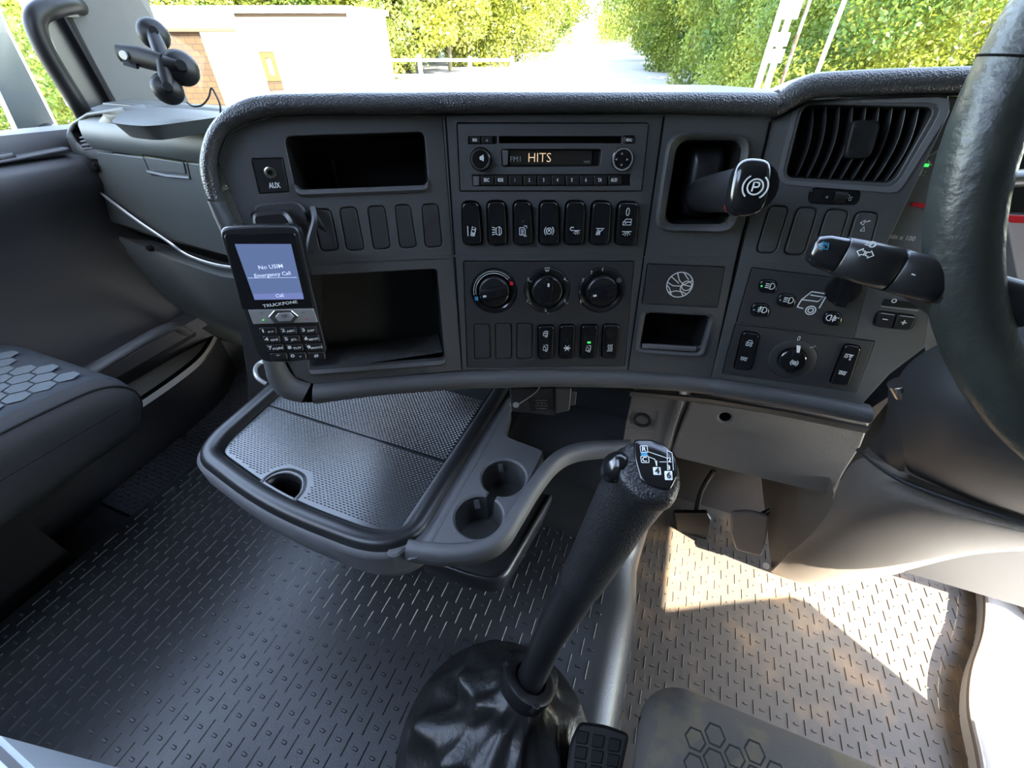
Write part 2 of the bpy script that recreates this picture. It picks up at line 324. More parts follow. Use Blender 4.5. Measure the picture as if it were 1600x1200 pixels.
ICON = {
 'lane': [[(-.8, -.9), (-.8, .9)], [(-.2, -.8), (.5, -.9), (.9, .5), (.2, .8), (-.2, -.8)], [(-.05, -.3), (.6, -.4)], [(.1, .3), (.75, .2)], arc(.3, -.55, .15)],
 'spot': [[(-.1, -.6), (.5, -.9), (.5, .9), (-.1, .6), (-.1, -.6)], [(.5, .9), (.9, .5), (.9, -.5), (.5, -.9)], [(-.3, .6), (-.9, .8)], [(-.3, .2), (-.9, .3)], [(-.3, -.2), (-.9, -.3)], [(-.3, -.6), (-.9, -.8)]],
 'cabhood': [[(-.7, -.7), (-.7, .6), (.2, .6), (.5, .2), (.5, -.7), (-.7, -.7)], [(-.4, .2), (.2, .2)], [(-.4, -.1), (.2, -.1)], [(-.4, -.4), (.2, -.4)], [(.2, .9), (.8, .9), (.8, .5)], [(.2, -.9), (.8, -.9)]],
 'brakec': [arc(0, 0, .55), arc(0, 0, .9, 130, 230), arc(0, 0, .9, -50, 50), [(-.25, -.2), (.0, .15), (.25, -.2)], [(-.25, .2), (.25, .2)]],
 'nightlamp': [arc(-.5, .45, .35, 40, 300), [(-.3, .1), (1, .1)], arc(.35, .1, .3, 180, 360), [(-.05, -.3), (-.2, -.5)], [(.2, -.4), (.15, -.7)], [(.5, -.4), (.55, -.7)], [(.75, -.3), (.9, -.5)]],
 'maplamp': [[(-.8, .5), (.9, .5)], arc(.1, .5, .5, 180, 360), [(-.5, .1), (-.7, -.8)], [(-.3, .0), (-.5, -.8)], [(-.1, -.1), (-.25, -.8)], [(.1, -.1), (.0, -.8)]],
 'zero': [arc(0, 0, .45, ry=.9)],
 'door': [[(-.9, -.7), (-.9, .0), (-.3, .7), (.9, .7), (.9, -.7), (-.9, -.7)], [(-.9, 0), (.9, 0)], [(-.5, -.3), (-.2, -.3)]],
 'lamp': [[(-1, .5), (1, .5)], arc(0, .5, .45, 180, 360), [(-.5, 0), (-.8, -.3)], [(-.2, -.15), (-.3, -.6)], [(.2, -.15), (.3, -.6)], [(.5, 0), (.8, -.3)]],
 'cabair': [[(-.6, -.5), (-.6, .2), (-.2, .9), (.7, .9), (.7, -.3)], [(-.4, .2), (.3, .2), (.3, .7)], arc(.3, -.6, .32), [(-.6, -.5), (-.1, -.5)]],
 'cabair2': [[(-.6, .9), (-.2, .6), (-.6, .1), (-.6, -.6), (-.1, -.6)], [(0, .9), (.7, .9), (.7, -.3)], [(-.1, .2), (.3, .2)], arc(.3, -.6, .32)],
 'snow': [[(-.9, 0), (.9, 0)], [(-.5, -.8), (.5, .8)], [(-.5, .8), (.5, -.8)], arc(0, 0, .35, k=6), [(.55, .3), (.65, 0), (.55, -.3)], [(-.55, .3), (-.65, 0), (-.55, -.3)]],
 'heat': [[(-.8, -.9), (.8, -.9)]]+[[(x, -.6), (x+.15, -.2), (x-.1, .25), (x+.1, .8)] for x in (-.5, 0, .5)],
 'head': [arc(.3, 0, .6, -90, 90, ry=.7)+[(.1, .7), (.1, -.7), (.3, -.7)], [(-.9, .45), (-.1, .45)], [(-.9, 0), (-.1, 0)], [(-.9, -.45), (-.1, -.45)]],
 'fog': [arc(.3, 0, .6, -90, 90, ry=.7)+[(.1, .7), (.1, -.7), (.3, -.7)], [(-.9, .35), (-.1, .55)], [(-.9, -.1), (-.1, .1)], [(-.9, -.55), (-.1, -.35)], [(-.5, .8), (-.4, .3), (-.6, -.2), (-.5, -.8)]],
 'rearfog': [arc(-.3, 0, .6, 90, 270, ry=.7)+[(-.1, -.7), (-.1, .7), (-.3, .7)], [(.1, .35), (.9, .35)], [(.1, 0), (.9, 0)], [(.1, -.35), (.9, -.35)], [(.4, .8), (.5, .3), (.4, -.2), (.5, -.8)]],
 'truck': [[(-.9, -.5), (-.8, .2), (-.4, .85), (-.3, 1), (.8, 1), (.85, .7), (.75, -.3)], [(-.75, .2), (.45, .25), (.7, .7), (-.3, .7)], [(-.9, -.5), (-.4, -.55)], arc(.2, -.6, .38), arc(.2, -.6, .2)],
 'axle': [[(-.9, .5), (.9, .5)], arc(-.4, -.1, .3), arc(.4, -.1, .3)],
 'axleup': [[(-.9, .1), (.9, .1)], arc(-.4, -.5, .3), arc(.4, -.5, .3), [(-.5, .3), (-.3, .7), (.4, .7), (.6, .3)]],
 'axle2': [[(-.9, .5), (.9, .5)], arc(-.5, -.1, .3), arc(.4, .1, .25), [(.5, -.3), (.5, -.9)], [(.3, -.6), (.5, -.9), (.7, -.6)]],
 'diff': [arc(0, 0, .9, 120, 240), arc(0, 0, .9, -60, 60), arc(0, 0, .5), [(-.4, -.4), (.4, .4)], [(-.2, .2), (.2, -.2)]],
 'axlelock': [[(-.7, 0), (.7, 0)], [(-.7, -.5), (-.7, .5)], [(.7, -.5), (.7, .5)], [(0, -.3), (0, .3)], [(-.3, .3), (.3, -.3)]],
 'arrows': [[(-.1, .3), (-.45, .3), (-.45, .6), (-1, .0), (-.45, -.6), (-.45, -.3), (-.1, -.3), (-.1, .3)], [(.1, .3), (.45, .3), (.45, .6), (1, .0), (.45, -.6), (.45, -.3), (.1, -.3), (.1, .3)]],
 'wiper': [[(-.8, -.6), (-.5, .7), (.5, .7), (.8, -.6), (-.8, -.6)], [(0, -.9), (-.4, .3)], arc(0, -.2, .6, 40, 140)],
 'demist': [[(-.9, .6), (.9, .6), (.6, -.5), (-.6, -.5), (-.9, .6)], [(-.5, .1), (.5, .1)], [(-.3, -.9), (-.3, -.1)], [(.3, -.9), (.3, -.1)]],
 'seatair': [[(-.3, .8), (.1, -.4), (.8, -.4), (.8, -.9)], arc(-.4, .9, .2, k=8), [(-.9, .2), (-.2, .2)], [(-.5, .45), (-.2, .2), (-.5, -.05)]],
 'fan': [arc(0, 0, .8), [(-.5, -.5), (.5, .5)], [(-.5, .5), (.5, -.5)]],
 'minus': [[(-.8, 0), (.8, 0)]], 'plus': [[(-.8, 0), (.8, 0)], [(0, -.8), (0, .8)]],
 'P': [arc(0, 0, .62, k=24), arc(0, 0, 1.0, 125, 235), arc(0, 0, 1.0, -55, 55), [(-.18, -.38), (-.18, .36), (.1, .36)]+arc(.1, .17, .19, 90, -90, 8)+[(-.18, -.02)]],
 'globe': [arc(0, 0, 1, k=40), [(-1, .15), (-.5, -.1), (.1, -.1), (.75, .3), (.95, .4)], [(-.35, .9), (-.1, .35), (.35, 0), (.95, -.1)], [(-.75, .6), (-.2, .2), (-.1, .1)], [(.1, 1), (.45, .6), (.6, .45)], arc(.55, -.05, .38, k=20), [(-.7, -.65), (-.2, -.5), (.3, -.55), (.65, -.7)], [(.15, .0), (.1, -.35), (.35, -.75), (.45, -.85)], [(-.95, -.1), (-.75, -.3), (-.5, -.8)]],
 'hazard': [[(-.8, .4), (-.1, .9), (-.1, .1), (-.8, .4)], [(.1, .6), (.8, .9)], [(-.2, -.8), (.6, -.8), (.2, -.1), (-.2, -.8)]],
 'up': [[(-.5, -.4), (0, .5), (.5, -.4), (-.5, -.4)]], 'down': [[(-.5, .4), (0, -.5), (.5, .4), (-.5, .4)]],
 'left': [[(.4, -.5), (-.5, 0), (.4, .5), (.4, -.5)]], 'right': [[(-.4, -.5), (.5, 0), (-.4, .5), (-.4, -.5)]],
 'eject': [[(-.6, -.2), (0, .6), (.6, -.2), (-.6, -.2)], [(-.6, -.6), (.6, -.6)]],
 'bell': [arc(-.2, 0, .3), [(0, .3), (.3, .7), (.3, -.7), (0, -.3)], [(-.2, 0), (.6, 0)]],
 'wave': [arc(-.4, .35, .35, 180, 0, 6)+arc(.3, .35, .35, 180, 360, 6), arc(-.4, -.35, .35, 180, 0, 6)+arc(.3, -.35, .35, 180, 360, 6)],
 'dot': [arc(0, 0, .3)],
 'lampd': [arc(0, 0, .5, -90, 90)+[(-.2, .5), (-.2, -.5), (0, -.5)]],
}
def icon(fr, key, px, py, hx, hy, n, parent, m=None, w=None, name='symbol', rot=0):
    """printed symbol centred on (px,py) of the facet, half sizes hx, hy in metres"""
    u, v = fr.uv(px, py, n); mm = M(); w = w or max(hx, hy)*.13
    c, s = cos(rot), sin(rot)
    for st in ICON[key]:
        ribbon(mm, fr, [(u+(a*hx*c-b*hy*s), v+(a*hx*s+b*hy*c)) for a, b in st], w, n)
    return mm.build(name, m or white, parent, flat=True)
def text(fr, s, px, py, h, n, parent, m=None, sx=1.0, rot=0, name='lettering', align='CENTER', bold=.0):
    cu = bpy.data.curves.new('t', 'FONT'); cu.body = s; cu.size = 1; cu.align_x = align; cu.align_y = 'CENTER'; cu.offset = bold; cu.resolution_u = 2
    to = bpy.data.objects.new('t', cu); COL.objects.link(to); dg = bpy.context.evaluated_depsgraph_get()
    me = bpy.data.meshes.new_from_object(to.evaluated_get(dg)); bpy.data.objects.remove(to)
    u, v = fr.uv(px, py, n); k = h/.7; c, q = cos(rot), sin(rot)
    mm = M(); vs = []
    for a in me.vertices:
        x, y = a.co.x*k*sx, (a.co.y)*k
        vs.append(fr.p(u+x*c-y*q, v+x*q+y*c, n+.0002))
    mm.add(vs, [tuple(p.vertices) for p in me.polygons]); bpy.data.meshes.remove(me)
    return mm.build(name, m or white, parent, flat=True)
def mixp(a, b, t): return (a[0]+(b[0]-a[0])*t, a[1]+(b[1]-a[1])*t)
def bez(pts, k=6):
    """Catmull-Rom through points (Vectors)"""
    pts = [V3(p) for p in pts]; out = []
    for i in range(len(pts)-1):
        p0 = pts[max(i-1, 0)]; p1 = pts[i]; p2 = pts[i+1]; p3 = pts[min(i+2, len(pts)-1)]
        for j in range(k):
            t = j/k; out.append(.5*((2*p1)+(p2-p0)*t+(2*p0-5*p1+4*p2-p3)*t*t+(3*p1-p0-3*p2+p3)*t*t*t))
    out.append(pts[-1]); return out

# ================================================================== DASHBOARD
def q(fr, pts, r=0.002, n=0.0, k=5): return rnd(fr.uvs(pts, n), r, k)
dashb = thing('dashboard', 'curved dark grey truck dashboard with padded top wrapping around the gear lever', 'dashboard', FC.at(860, 590))
BK = -.022
LIN = [(339, 247), (346, 268), (381, 352), (425, 480), (445, 560), (462, 590), (490, 600), (600, 590), (722, 579), (691, 179), (560, 179), (490, 179), (431, 181), (387, 194), (352, 213)]
# left storage panel
m = M()
upper = q(FL, [(443, 213), (463, 303), (670, 295), (663, 206)], .007)
lower = q(FL, [(480, 431), (483, 583), (696, 567), (683, 420)], .006)
blankL = [[(486, 326), (517, 326), (530, 391), (501, 394)], [(529, 324), (557, 323), (570, 391), (541, 393)], [(573, 322), (601, 321), (611, 389), (583, 391)], [(616, 320), (641, 319), (652, 387), (624, 389)], [(658, 319), (685, 318), (692, 386), (664, 388)]]
aux = q(FL, [(393, 248), (442, 247), (452, 300), (406, 303)], .001)
panel(m, FL, ccw(FL.uvs(LIN)), [(upper, .065, .002, 1), (lower, .075, .002, 2), (aux, .002, 0)]+[(q(FL, b, .006), .003, 0) for b in blankL], BK, 0)
m.build('storage_panel', [dash, black, dashd], dashb)
# raised lips under the two shelves
for loop, nm in ((upper, 'upper_shelf_lip'), (lower, 'lower_shelf_lip')):
    mm = M(); L = ccw(loop); lo = [p for p in L if p[1] < min(x[1] for x in L)+.012]
    lo.sort(); rows = [[FL.p(u, v, -.014), FL.p(u, v+.003, -.012), FL.p(u, v+.0035, .0), FL.p(u, v-.0005, .003), FL.p(u, v-.003, .001)] for u, v in lo]
    mm.grid(rows); mm.build(nm, dash, dashb)
# ribbed mat on the lower shelf floor
mm = M(); u0, u1 = [f(p[0] for p in lower) for f in (min, max)]; vb = min(p[1] for p in lower)
fl = [FL.p(u0+.006, vb+.007, -.008), FL.p(u1-.006, vb+.0115, -.008), FL.p(u1-.008, vb+.012, -.072), FL.p(u0+.012, vb+.008, -.072)]
mm.add(fl, [(0, 1, 2, 3)])
for i in range(34):
    for j in range(22):
        a = (i+.5+(j % 2)*.5)/35; b = (j+.5)/23
        c = (fl[0]*(1-a)+fl[1]*a)*(1-b)+(fl[3]*(1-a)+fl[2]*a)*b; d = .0009
        mm.add([c+FL.U*d, c-FL.N*d, c-FL.U*d, c+FL.N*d, c+FL.V*.0011], [(0, 1, 4), (1, 2, 4), (2, 3, 4), (3, 0, 4)])
mm.build('shelf_mat', dash, dashb, 'dimpled black rubber mat on the lower shelf', flat=True)
mm = M(); a = FL.at(508, 265, -.05); mm.box(FL.at(520, 250, -.064), FL.U*.0012, -FL.V*.03, FL.N*.012); mm.build('shelf_divider', dash, dashb)
for b in blankL:
    mm = M(); slab(mm, FL, offs(q(FL, b, .006), -.0012), -.004, .0002, .0006); mm.build('blanking_cover', dashd, dashb)
# aux plate
ap = M(); slab(ap, FL, offs(aux, -.0006), -.004, .0006, .0004); ap = ap.build('aux_plate', satin, dashb)
mm = M(); u, v = FL.uv(423, 270); mm.lathe(FL, u, v, [(.0052, .0006), (.0052, .0022), (.0045, .0026), (.0024, .0024), (.0024, .0006)], 24); mm.build('jack_ring', chrome, ap)
text(FL, 'AUX', 429, 290, .0048, .0008, ap, sx=.72, rot=-.02, bold=.02)
# centre panel
CIN = [(691, 179), (722, 579), (860, 577), (981, 580), (1039, 177)]
rockC = [[(723, 316), (748, 316), (753, 380), (725, 382)], [(762, 315), (789, 315), (792, 380), (764, 382)], [(803, 315), (829, 315), (832, 380), (804, 382)], [(844, 315), (871, 315), (873, 380), (843, 382)], [(885, 315), (913, 315), (911, 380), (882, 381)], [(926, 315), (954, 316), (950, 380), (921, 381)], [(966, 316), (997, 317), (992, 381), (961, 381)]]
radioq = q(FC, [(714, 192), (1014, 192), (1003, 299), (719, 299)], .0015)
climq = q(FC, [(724, 408), (991, 408), (976, 572), (730, 575)], .0015)
m = M()
panel(m, FC, FC.uvs(CIN), [(radioq, .012, 0), (climq, .010, 0)]+[(offs(q(FC, b, .006), .0013), .010, .0006, 1) for b in rockC], BK, 0)
m.build('centre_panel', [dash, black], dashb)
# brake panel
BIN = [(1039, 177), (981, 580), (1112, 591), (1151, 400), (1207, 181)]
cavo = q(FB, [(1060, 220), (1160, 221), (1137, 349), (1039, 349)], .012)
lidq = q(FB, [(1012, 412), (1133, 417), (1121, 481), (1003, 475)], .0012)
pock = q(FB, [(1008, 487), (1113, 493), (1095, 553), (998, 546)], .007)
m = M(); panel(m, FB, FB.uvs(BIN), [(offs(cavo, .001), .06, .006, 1), (lidq, .006, 0), (offs(pock, -.001), .05, .002, 1)], BK, 0)
m.build('brake_panel', [dash, black], dashb)
# driver-side panel
RIN = [(1207, 181), (1240, 166), (1264, 156), (1350, 150), (1482, 145), (1484, 175), (1440, 268), (1384, 385), (1395, 430), (1460, 440), (1475, 520), (1390, 585), (1345, 634), (1230, 608), (1112, 590)]
ventq = q(FR_, [(1256, 163), (1463, 168), (1396, 286), (1227, 277)], .008)
wheelq = q(FR_, [(1267, 293), (1346, 297), (1341, 321), (1262, 318)], .006)
blankR = [[(1203, 322), (1232, 324), (1211, 395), (1182, 394)], [(1247, 324), (1277, 326), (1255, 398), (1225, 396)], [(1293, 327), (1326, 330), (1303, 402), (1270, 399)], [(1339, 331), (1373, 334), (1352, 406), (1316, 403)]]
lpq = q(FR_, [(1175, 418), (1356, 440), (1334, 528), (1150, 504)], .001)
spq = q(FR_, [(1149, 506), (1367, 533), (1337, 613), (1128, 584)], .001)
pmq = [q(FR_, [(1380, 466), (1447, 474), (1440, 482), (1374, 477)], .001), q(FR_, [(1371, 485), (1432, 493), (1423, 516), (1363, 509)], .005)]
m = M(); panel(m, FR_, FR_.uvs(RIN), [(ventq, .03, .004, 1), (wheelq, .006, 0, 1), (lpq, .006, 0), (spq, .006, 0)]+[(offs(q(FR_, b, .006), .001), .004, 0) for b in blankR]+[(pmq[1], .004, 0, 1)], BK, 0)
m.build('driver_panel', [dash, black], dashb)
for i, b in enumerate(blankR):
    mm = M(); slab(mm, FR_, offs(q(FR_, b, .006), -.0004), -.004, .0005, .0008)
    o = mm.build('blanking_cover', dash, dashb)
    if i == 3: icon(FR_, 'hazard', 1349, 353, .0045, .006, .0007, o)
# thin seam lines between modules: grooves as raised ridges
for fr, a, b in ((FL, (482, 410), (707, 401)), (FC, (708, 400), (1005, 398)), (FB, (1006, 402), (1150, 404)), (FR_, (1155, 408), (1320, 425))):
    mm = M(); ribbon(mm, fr, [fr.uv(*a), fr.uv(*b)], .0024, 0, th=.0007); mm.build('panel_ridge', dash, dashb)
for fr, a, b in ((FC, (696, 182), (722, 577)), (FC, (1037, 182), (981, 578)), (FB, (1203, 190), (1112, 588))):
    mm = M(); ribbon(mm, fr, [fr.uv(*a), fr.uv(*b)], .0016, .0001, th=.0002); mm.build('seam_gap', hole, dashb)

# rocker switches
def rocker(fr, quadpx, parent, syms, n1=.0045, r=.0055, name='rocker_switch'):
    loop = q(fr, quadpx, r); cu = sum(p[0] for p in loop)/len(loop); cv = sum(p[1] for p in loop)/len(loop)
    vs = [p[1] for p in loop]; hv = (max(vs)-min(vs))/2
    fn = lambda u, v: .0012*((v-cv)/hv)**2
    mm = M(); dome(mm, fr, loop, -.008, [(1, n1-.0016), (.985, n1-.0007), (.94, n1-.0001), (.88, n1), (.6, n1-.0002), (.3, n1-.0003)], fn=fn)
    o = mm.build(name, gloss if parent is not None else gloss, parent, ang=60)
    for key, px, py, hx, hy in syms: icon(fr, key, px, py, hx, hy, n1+.0010, o)
    return o
symC = [[('lane', 737, 361, .0052, .0058)], [('spot', 776, 361, .0056, .0052)], [('cabhood', 817, 361, .0052, .0058)], [('brakec', 858, 361, .0056, .0058)], [('nightlamp', 898, 361, .0058, .005)], [('maplamp', 937, 361, .0052, .0052)], [('zero', 981, 331, .0036, .0042), ('door', 980, 347, .0048, .0042), ('lamp', 979, 365, .0052, .0042)]]
for b, s in zip(rockC, symC): rocker(FC, b, dashb, s)
mm = M(); mm.cyl(FC, *FC.uv(817, 345), .0004, .0052, .0058, 8); mm.build('indicator_dot', greyprint, dashb)

# padded top
def padrows(fr, inner, outer, back, n=7, thick=.012, drop=0.0, bd=None):
    rows = []; bd = bd or HF
    for (i, o) in zip(inner, outer):
        a = fr.uv(*i); b = fr.uv(*o, .006); e = (b[0]-a[0], b[1]-a[1])
        pr = [(0, -.004), (0.0, .004), (.06, .009), (.25, .0125), (.5, .0125), (.75, .0105), (.92, .0078), (1.0, .003)]
        row = [fr.p(a[0]+e[0]*s, a[1]+e[1]*s, h) for s, h in pr]
        p1 = fr.p(b[0], b[1], .003); d = fr.V*0
        L = sqrt(e[0]**2+e[1]**2); ou = fr.U*(e[0]/L)+fr.V*(e[1]/L)
        row += [p1+ou*.0012-fr.N*.006, p1+ou*.0016+bd*.02, p1+ou*.0016+bd*back*.5, p1+ou*.0010+bd*back]
        rows.append(row)
    return rows
rows = []
li = [(349, 312), (345, 300), (340, 275), (339, 255), (344, 230), (356, 209), (372, 199), (395, 190), (420, 183), (450, 180), (500, 179), (560, 179), (630, 179), (690, 178)]
lo = [(325, 310), (319, 297), (312, 268), (312, 240), (321, 207), (337, 182), (357, 165), (384, 152), (412, 147), (440, 145), (500, 144), (560, 143), (630, 143), (694, 142)]
def dense(fr, pts, n, k=4):
    pp = [V3((*fr.uv(*p, n), 0)) for p in pts]; return [(p.x, p.y) for p in bez(pp, k)]
def padrows2(fr, inner, outer, back, k=4, pr=None, bd=None, n=.006):
    I = dense(fr, inner, 0, k); O = dense(fr, outer, n, k); rows = []; bd = bd or HF
    pr = pr or [(0, -.004), (0.0, .004), (.06, .009), (.25, .0125), (.5, .0125), (.75, .0105), (.92, .0078), (1.0, .003)]
    for a, b in zip(I, O):
        e = (b[0]-a[0], b[1]-a[1]); row = [fr.p(a[0]+e[0]*s, a[1]+e[1]*s, h) for s, h in pr]
        p1 = fr.p(b[0], b[1], .003); L = sqrt(e[0]**2+e[1]**2); ou = fr.U*(e[0]/L)+fr.V*(e[1]/L)
        if back: row += [p1+ou*.0012-fr.N*.006, p1+ou*.0016+bd*.02, p1+ou*.0016+bd*back*.5, p1+ou*.0010+bd*back]
        rows.append(row)
    return rows
rows = padrows2(FL, li, lo, .16, bd=HF-UP*.06)+padrows2(FC, [(700, 178), (860, 177), (1030, 177)], [(702, 142), (860, 142), (1034, 142)], .16, bd=HF-UP*.06)+padrows2(FB, [(1045, 177), (1120, 179), (1208, 183)], [(1046, 142), (1120, 142), (1214, 143)], .16, bd=HF-UP*.06)
m = M(); m.grid(rows); m.build('top_pad', padm, dashb, 'grained soft pad along the dashboard top', ang=80)
rows = padrows2(FR_, [(1212, 184), (1235, 171), (1262, 157), (1290, 153), (1350, 150), (1420, 147), (1483, 145), (1580, 143), (1700, 141)], [(1219, 140), (1238, 127), (1262, 117), (1285, 112), (1350, 108), (1420, 105), (1490, 103), (1580, 101), (1700, 99)], .16, bd=HF-UP*.30)
m = M(); m.grid(rows); m.build('hood_pad', padm, dashb, 'grained soft pad raised over the instruments', ang=80)
mm = M(); a = [FR_.uv(*p) for p in ((1208, 187), (1235, 174), (1262, 160), (1350, 153), (1483, 148), (1600, 146))]; ribbon(mm, FR_, a, .0022, .001, th=.002); mm.build('hood_seam', gloss, dashb)
# lower trim bar, from the left column round the corner along the bottom
tp = [(0, -.006), (0, .003), (.08, .008), (.3, .0125), (.55, .013), (.8, .009), (.95, .003), (1.0, -.006), (.9, -.02)]
ti = [(349, 314), (362, 340), (381, 375), (402, 430), (425, 500), (443, 560), (452, 580), (466, 594), (486, 599)]
to_ = [(325, 312), (338, 345), (350, 375), (370, 430), (394, 500), (412, 570), (420, 598), (440, 620), (470, 629)]
m = M(); m.grid(padrows2(FL, ti, to_, 0, pr=tp, n=0)); m.build('corner_trim', dash, dashb, ang=80)
r1 = padrows2(FL, [(490, 600), (600, 590), (718, 581)], [(493, 631), (600, 617), (720, 608)], 0, pr=tp, n=0)
r2 = padrows2(FC, [(726, 580), (860, 577), (978, 580)], [(726, 608), (860, 604), (980, 606)], 0, pr=tp, n=0)
r3 = padrows2(FB, [(985, 581), (1050, 585), (1108, 590)], [(986, 606), (1050, 610), (1110, 616)], 0, pr=tp, n=0)
r4 = padrows2(FR_, [(1116, 591), (1230, 608), (1330, 628), (1362, 636)], [(1116, 618), (1230, 636), (1320, 654), (1352, 660)], 0, pr=tp, n=0)
m = M(); m.grid(r1+r2+r3+r4); m.build('lower_trim', dash, dashb, ang=80)
# body behind and below the fascia, so that the dash is solid
def back_pts(fr, px, py, d): return fr.at(px, py)+HF*d
m = M()
bot = [FL.at(415, 590, -.004), FL.at(490, 615, -.004), FL.at(720, 594, -.004), FC.at(980, 592, -.004), FB.at(1110, 603, -.004), FR_.at(1350, 645, -.004), FR_.at(1480, 560, -.004)]
m.grid([bot, [p+V3((0, .10, -.005)) for p in bot], [V3((p.x, .80, .46)) for p in bot]])
m.build('underside', black, dashb, flat=True)

# flank and rear shelf that close the dash towards the bulkhead
m = M(); fk = [FL.at(*p, -.005) for p in [(325, 312)]+to_+[(493, 629)]]; m.grid([fk, [p+HF*.05 for p in fk], [p+HF*.26-UP*.02 for p in fk]]); m.build('dash_flank', dash, dashb, ang=70)
m = M(); m.abox(-.46, 1.04, .62, .998, .62, .65); m.build('rear_shelf', dash, dashb)
m = M(); a = FL.at(330, 290, 0)+HF*.14; m.box(a-UP*.15, HF*.22, UP*.13, HR*.5); m.build('inner_body', black, dashb)

for fr, pts in ((FC, [(692, 170), (722, 590)]), (FC, [(1041, 170), (980, 592)]), (FB, [(1211, 172), (1112, 600)]), (FC, [(690, 172), (860, 171), (1042, 171)]), (FL, [(420, 178), (500, 172), (600, 172), (694, 172)]), (FB, [(1038, 171), (1215, 175)])):
    mm = M(); ribbon(mm, fr, fr.uvs(pts), .016, -.0205); mm.build('seam_backing', black, dashb)  # added strips that stop light leaking through the panel seams

# ================================================================== RADIO
radio = thing('car_radio', 'dark car radio with amber HITS display and two round knobs in the dashboard', 'radio', FC.at(860, 298))
m = M(); slot = q(FC, [(779, 213), (972, 213), (971, 224), (780, 224)], .001)
dispq = q(FC, [(782, 233), (940, 233), (937, 260), (784, 261)], .003)
stripq = q(FC, [(737, 273), (985, 272), (984, 290), (739, 291)], .0008)
topq = [q(FC, [(732, 213), (777, 213), (777, 225), (732, 225)], .0008), q(FC, [(974, 212), (992, 212), (991, 224), (974, 224)], .0008)]
panel(m, FC, offs(radioq, -.0008), [(slot, .012, 0, 1), (dispq, .004, .0012, 1), (stripq, .002, 0, 1), (topq[0], .002, 0, 1), (topq[1], .002, 0, 1)], -.012, .0012, .0004)
m.build('faceplate', [dash, black], radio)
mm = M(); slab(mm, FC, q(FC, [(796, 235), (926, 235), (924, 258), (797, 258)], .0005), -.004, -.0012, .0002); dsp = mm.build('display', lcd, radio)
text(FC, 'FM1', 806, 249, .0050, -.0010, dsp, greyprint, sx=1.0, bold=-.01)
text(FC, 'HITS', 843, 247, .0085, -.0010, dsp, amber, sx=1.0, bold=-.012)
text(FC, 'HDR', 917, 253, .0022, -.0010, dsp, greyprint)
mm = M(); slab(mm, FC, q(FC, [(784, 234), (794, 235), (793, 257), (786, 259)], .0006), -.004, .0006, .0003); mm.build('grey_chip', grey, radio)
mm = M(); slab(mm, FC, q(FC, [(739, 275), (749, 275), (749, 289), (740, 290)], .0004), -.002, .0012, .0003); mm.build('grey_chip', grey, radio)
xs = [(751, 771), (773, 793), (795, 816), (818, 838), (840, 861), (862, 882), (884, 905), (906, 927), (928, 948), (950, 971)]
for (a, b), t in zip(xs, ['SRC', 'RDS', '1', '2', '3', '4', '5', '6', 'TA', 'AUD']):
    mm = M(); slab(mm, FC, q(FC, [(a, 274), (b, 274), (b-.5, 289), (a+.5, 289)], .0006), -.002, .0026, .0006)
    o = mm.build('preset_button', satin, radio); text(FC, t, (a+b)/2-1, 281.5, .0033, .0027, o, sx=.68, bold=.02)
for (a, b), t in (((734, 750), 'BND'), ((753, 769), None), ((974.5, 991), 'MENU')):
    mm = M(); slab(mm, FC, q(FC, [(a, 213.5), (b, 213.5), (b, 224), (a, 224)], .0005), -.002, .0024, .0005)
    o = mm.build('push_button', satin, radio)
    if t: text(FC, t, (a+b)/2, 219, .0026, .0025, o, sx=.6, bold=.02)
    else: icon(FC, 'eject', 761, 219, .0018, .0018, .0025, o)
u, v = FC.uv(751.5, 249)
mm = M(); mm.lathe(FC, u, v, [(.0112, .0008), (.0112, .0016), (.0100, .0018), (.0098, .0070), (.0090, .0078)], 36); mm.lathe(FC, u, v, [(.0088, .0078), (.0001, .0078)], 36)
o = mm.build('volume_knob', gloss, radio); mm = M(); mm.lathe(FC, u, v, [(.0094, .0075), (.0090, .0083), (.0082, .0083), (.0080, .0078)], 36); mm.build('knob_ring', chrome, o)
icon(FC, 'bell', 753, 247, .0035, .004, .0080, o, w=.0014)
u, v = FC.uv(972, 249)
mm = M(); mm.lathe(FC, u, v, [(.0112, .0008), (.0112, .0024), (.0104, .003)], 36); mm.lathe(FC, u, v, [(.0090, .0042), (.006, .0036), (.0001, .0034)], 8)
o = mm.build('direction_pad', gloss, radio); mm = M(); mm.lathe(FC, u, v, [(.0104, .003), (.0100, .0044), (.0090, .0042)], 36); mm.build('knob_ring', silver, o)
for k, dx, dy in (('up', 0, -9), ('down', -1, 9), ('left', -9, 0), ('right', 8, 0)): icon(FC, k, 972+dx, 249+dy, .0016, .0016, .0046, o)
for p in ((721, 216), (1004, 215), (723, 277), (997, 275)):
    mm = M(); mm.lathe(FC, *FC.uv(*p), [(.0018, .0013), (.0012, .0006)], 12, cap1=True); mm.build('screw_hole', hole, radio)

